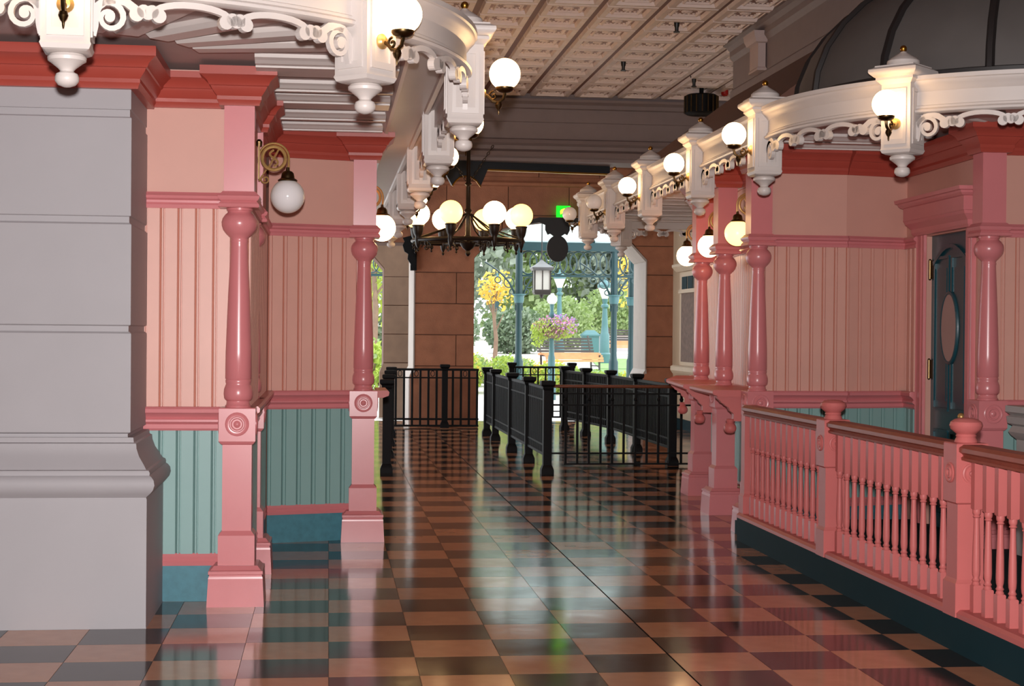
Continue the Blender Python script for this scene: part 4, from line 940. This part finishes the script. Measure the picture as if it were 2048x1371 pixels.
def vbracket(x, d):
    b = MB(); pts = [(x+d*.05+d*.75*(1-math.cos(PI/2*u/10)), 0, 2.0+.98*math.sin(PI/2*u/10)*1.0-.0) for u in range(11)]
    b.tube([(x+d*.06, 0, 1.95)]+[(x+d*(.06+.62*(u/10)**2.2), 0, 1.95+.95*(u/10)**.8) for u in range(1, 11)], .02, 6)
    for cx_, cz_, r_ in ((.2, 2.5, .1), (.14, 2.32, .05), (.42, 2.55, .06)): b.tube([(x+d*cx_+r_*math.cos(2*PI*q/12), 0, cz_+r_*math.sin(2*PI*q/12)) for q in range(13)], .012, 5)
    b.build('spandrel', 'green_iron', t)
for x in VX[:2]: vbracket(x, 1); vbracket(x, -1)
# glass roof rising away from the beam
b = MB()
for k in range(7):
    x = 3.7+k*.75; b2 = MB(); b2.bar((x, 0, 3.3), (x, 2.6, 4.7), .05, .08); b2.build('rafter', 'green_iron', t, smooth=False)
    b2 = MB(); b2.add([(x+.03, 0, 3.3), (x+.72, 0, 3.3), (x+.72, 2.6, 4.7), (x+.03, 2.6, 4.7), (x+.03, 0, 3.31), (x+.72, 0, 3.31), (x+.72, 2.6, 4.71), (x+.03, 2.6, 4.71)], [(0, 3, 2, 1), (4, 5, 6, 7), (0, 1, 5, 4), (1, 2, 6, 5), (2, 3, 7, 6), (3, 0, 4, 7)]); b2.build('roof_pane', 'pane_milky', t, smooth=False)
# second bay, seen through the side arch
t = thing('veranda_bay', 'green cast iron veranda bay with ring frieze seen through the side arch', 'veranda', (0, 36.5, 0))
b = MB(); b.box(-.6, 1.6, -.05, .05, 3.35, 3.5); b.box(-.6, 1.6, -.03, .03, 2.78, 2.84); b.build('beam', 'green_iron', t, smooth=False)
for k in range(10): o = link('frieze_ring', rmesh, t); o.location = (-.5+.21*k, 0, .19)
b = MB(); b.lathe(-.5, 0, [(0, .1), (1, .08), (3.4, .07)], 12); b.build('post', 'green_iron', t); b = MB(); b.lathe(1.7, 0, [(0, .1), (1, .08), (3.4, .07)], 12); b.build('post', 'green_iron', t)

# hanging lantern
t = thing('hanging_lantern', 'square hanging lantern with pale panes under the veranda', 'lantern', (3.9, 29.0, 2.48))
b = MB(); b.sq(0, 0, .155, .155, [(-.26, -.02), (-.22, .0), (-.18, .0), (-.17, -.01)]); b.build('base', 'bench_iron', t, smooth=False)
b = MB(); b.sq(0, 0, .15, .15, [(.18, .02), (.22, .05), (.24, .05), (.3, -.05), (.36, -.12), (.38, -.13)]); b.build('hood', 'lantern_hood', t, smooth=False)
for q in range(4):
    a = q*PI/2; ca, sa = math.cos(a), math.sin(a)
    for s in (-1, 1):
        b = MB(); b.box(-.145, .145, -.145, -.135, -.17, .18); x0, x1 = (-.135, -.005) if s < 0 else (.005, .135); b = MB(); b.box(x0, x1, -.14, -.13, -.17, .18); b.v = [(u*ca-v*sa, u*sa+v*ca, z) for u, v, z in b.v]; b.build('pane', 'lantern_pane', t, smooth=False)
    b = MB(); b.box(-.155, -.135, -.155, -.135, -.18, .2); b.box(-.008, .008, -.148, -.13, -.18, .2); b.v = [(u*ca-v*sa, u*sa+v*ca, z) for u, v, z in b.v]; b.build('mullion', 'bench_iron', t, smooth=False)
b = MB(); b.tube([(0, 0, .36), (0, 0, 1.9)], .012, 6); b.build('rod', 'bench_iron', t)
b = MB(); b.lathe(0, 0, [(-.33, .01), (-.31, .03), (-.26, .04)], 10); b.build('drop', 'bench_iron', t)

# lamp posts
def lamp_post(label, x, y, h, gr, m='green_iron_pale', top='globe', k=1.):
    t = thing('lamp_post', label, 'lamp post', (x, y, gz(y)-.02))
    b = MB(); b.lathe(0, 0, [(0, .2*k), (.3, .2*k), (.35, .16*k), (.9, .15*k), (.95, .12*k), (1.2, .1*k), (h-.3, .075*k), (h-.25, .12*k), (h-.2, .12*k), (h-.15, .07*k), (h, .1*k)], 12); b.build('post', m, t)
    if top == 'globe':
        b = MB(); b.sphere((0, 0, h+gr*.9), gr, 18, 12); b.build('globe', 'white_paint', t)
    else:
        b = MB(); b.lathe(0, 0, [(h, .09), (h+.3, .2), (h+.34, .22)], 12); b.build('glass', 'white_paint', t); b = MB(); b.lathe(0, 0, [(h+.33, .24), (h+.42, .24), (h+.5, .15), (h+.56, .05), (h+.68, .02)], 12); b.build('hood', 'green_iron_pale', t)
    return t
lp = lamp_post('pale green lamp post with white globe and a flower basket', 4.69, 33.2, 2.02, .11, k=.5)
lamp_post('pale green lamp post with hooded lantern behind the flower basket', 8.4, 57.5, 2.4, .2, top='hood')
lamp_post('pale green lamp post with hooded lantern beside the right veranda post', 8.42, 48, 2.0, .2, top='hood')
lamp_post('dark slim lamp post far behind the yellow tree', 7.0, 66, 2.4, .01, 'green_iron', top='hood')
t = thing('flower_basket', 'hanging basket of pink and lilac flowers round the globe lamp post', 'flower basket', (4.73, 33.2, 1.6))
b = MB(); b.lathe(0, 0, [(-.2, .1), (-.1, .24), (0.02, .32), (.05, .32), (.05, .2)], 16); b.build('basket', 'bark', t)
b = MB(); foliage(b, (0, 0, .0), (.5, .4, .24), 900, .035); foliage(b, (-.35, -.1, -.2), (.14, .15, .2), 150, .035); b.build('foliage', 'leaf_lime', t, smooth=False)['kind'] = 'stuff'
b = MB(); foliage(b, (.05, -.05, .06), (.52, .42, .24), 380, .03); b.build('pink_flowers', 'petal_pink', t, smooth=False)['kind'] = 'stuff'
b = MB(); foliage(b, (.14, -.05, .08), (.4, .4, .26), 300, .03); b.build('lilac_flowers', 'petal_lilac', t, smooth=False)['kind'] = 'stuff'
# benches
def bench(label, x, y, rz, sc=1.):
    t = thing('park_bench', label, 'bench', (x, y, gz(y)), rz); t.scale = (sc, sc, sc)
    for y0, z0 in ((.2, .44), (.1, .455), (0, .455), (-.1, .44), (-.18, .39), (-.23, .33), (-.25, .26)): b = MB(); b.bar((-.9, y0, z0), (.9, y0, z0), .07, .06); b.build('seat_slat', 'bench_wood', t, smooth=False)
    for k in range(5): b = MB(); b.bar((-.9, .26+.03*k, .52+.085*k), (.9, .26+.03*k, .52+.085*k), .03, .06); b.build('back_slat', 'bench_iron', t, smooth=False)
    for x in (-.8, .8):
        b = MB(); b.bar((x, -.22, 0), (x, -.2, .42), .04); b.bar((x, .22, 0), (x, .24, .45), .04); b.bar((x, .24, .42), (x, .42, .95), .04); b.bar((x, -.25, .4), (x, .25, .4), .04); b.bar((x, -.22, .12), (x, .22, .12), .03); b.build('leg_frame', 'bench_iron', t, smooth=False)
    return t
bench('brown wooden park bench beside the brick path', 6.6, 43.0, R(22))
bench('dark park bench farther off beside the right arch pier', 10.9, 56.5, R(-6))
t = thing('garden_wall', 'low grey garden wall with a pale cap behind the far bench', 'wall', (12.2, 60, gz(60)))
b = MB(); b.box(-2.0, 2.2, 0, .3, -.1, .52); b.build('wall_body', 'grey_stone', t, smooth=False)
b = MB(); b.box(-2.05, 2.25, -.05, .35, .52, .62); b.build('cap', 'pale_stone', t, smooth=False)
t = thing('litter_bin', 'pale green litter bin on the far white pavement', 'bin', (8.55, 51.5, gz(51.5)))
b = MB(); b.sq(0, 0, .26, .26, [(0, 0), (.75, 0)]); b.build('body', 'green_iron_pale', t, smooth=False); b = MB(); b.sq(0, 0, .26, .26, [(.75, .03), (.8, .03), (.92, -.1), (.95, -.14)]); b.build('lid', 'green_iron_pale', t, smooth=False)
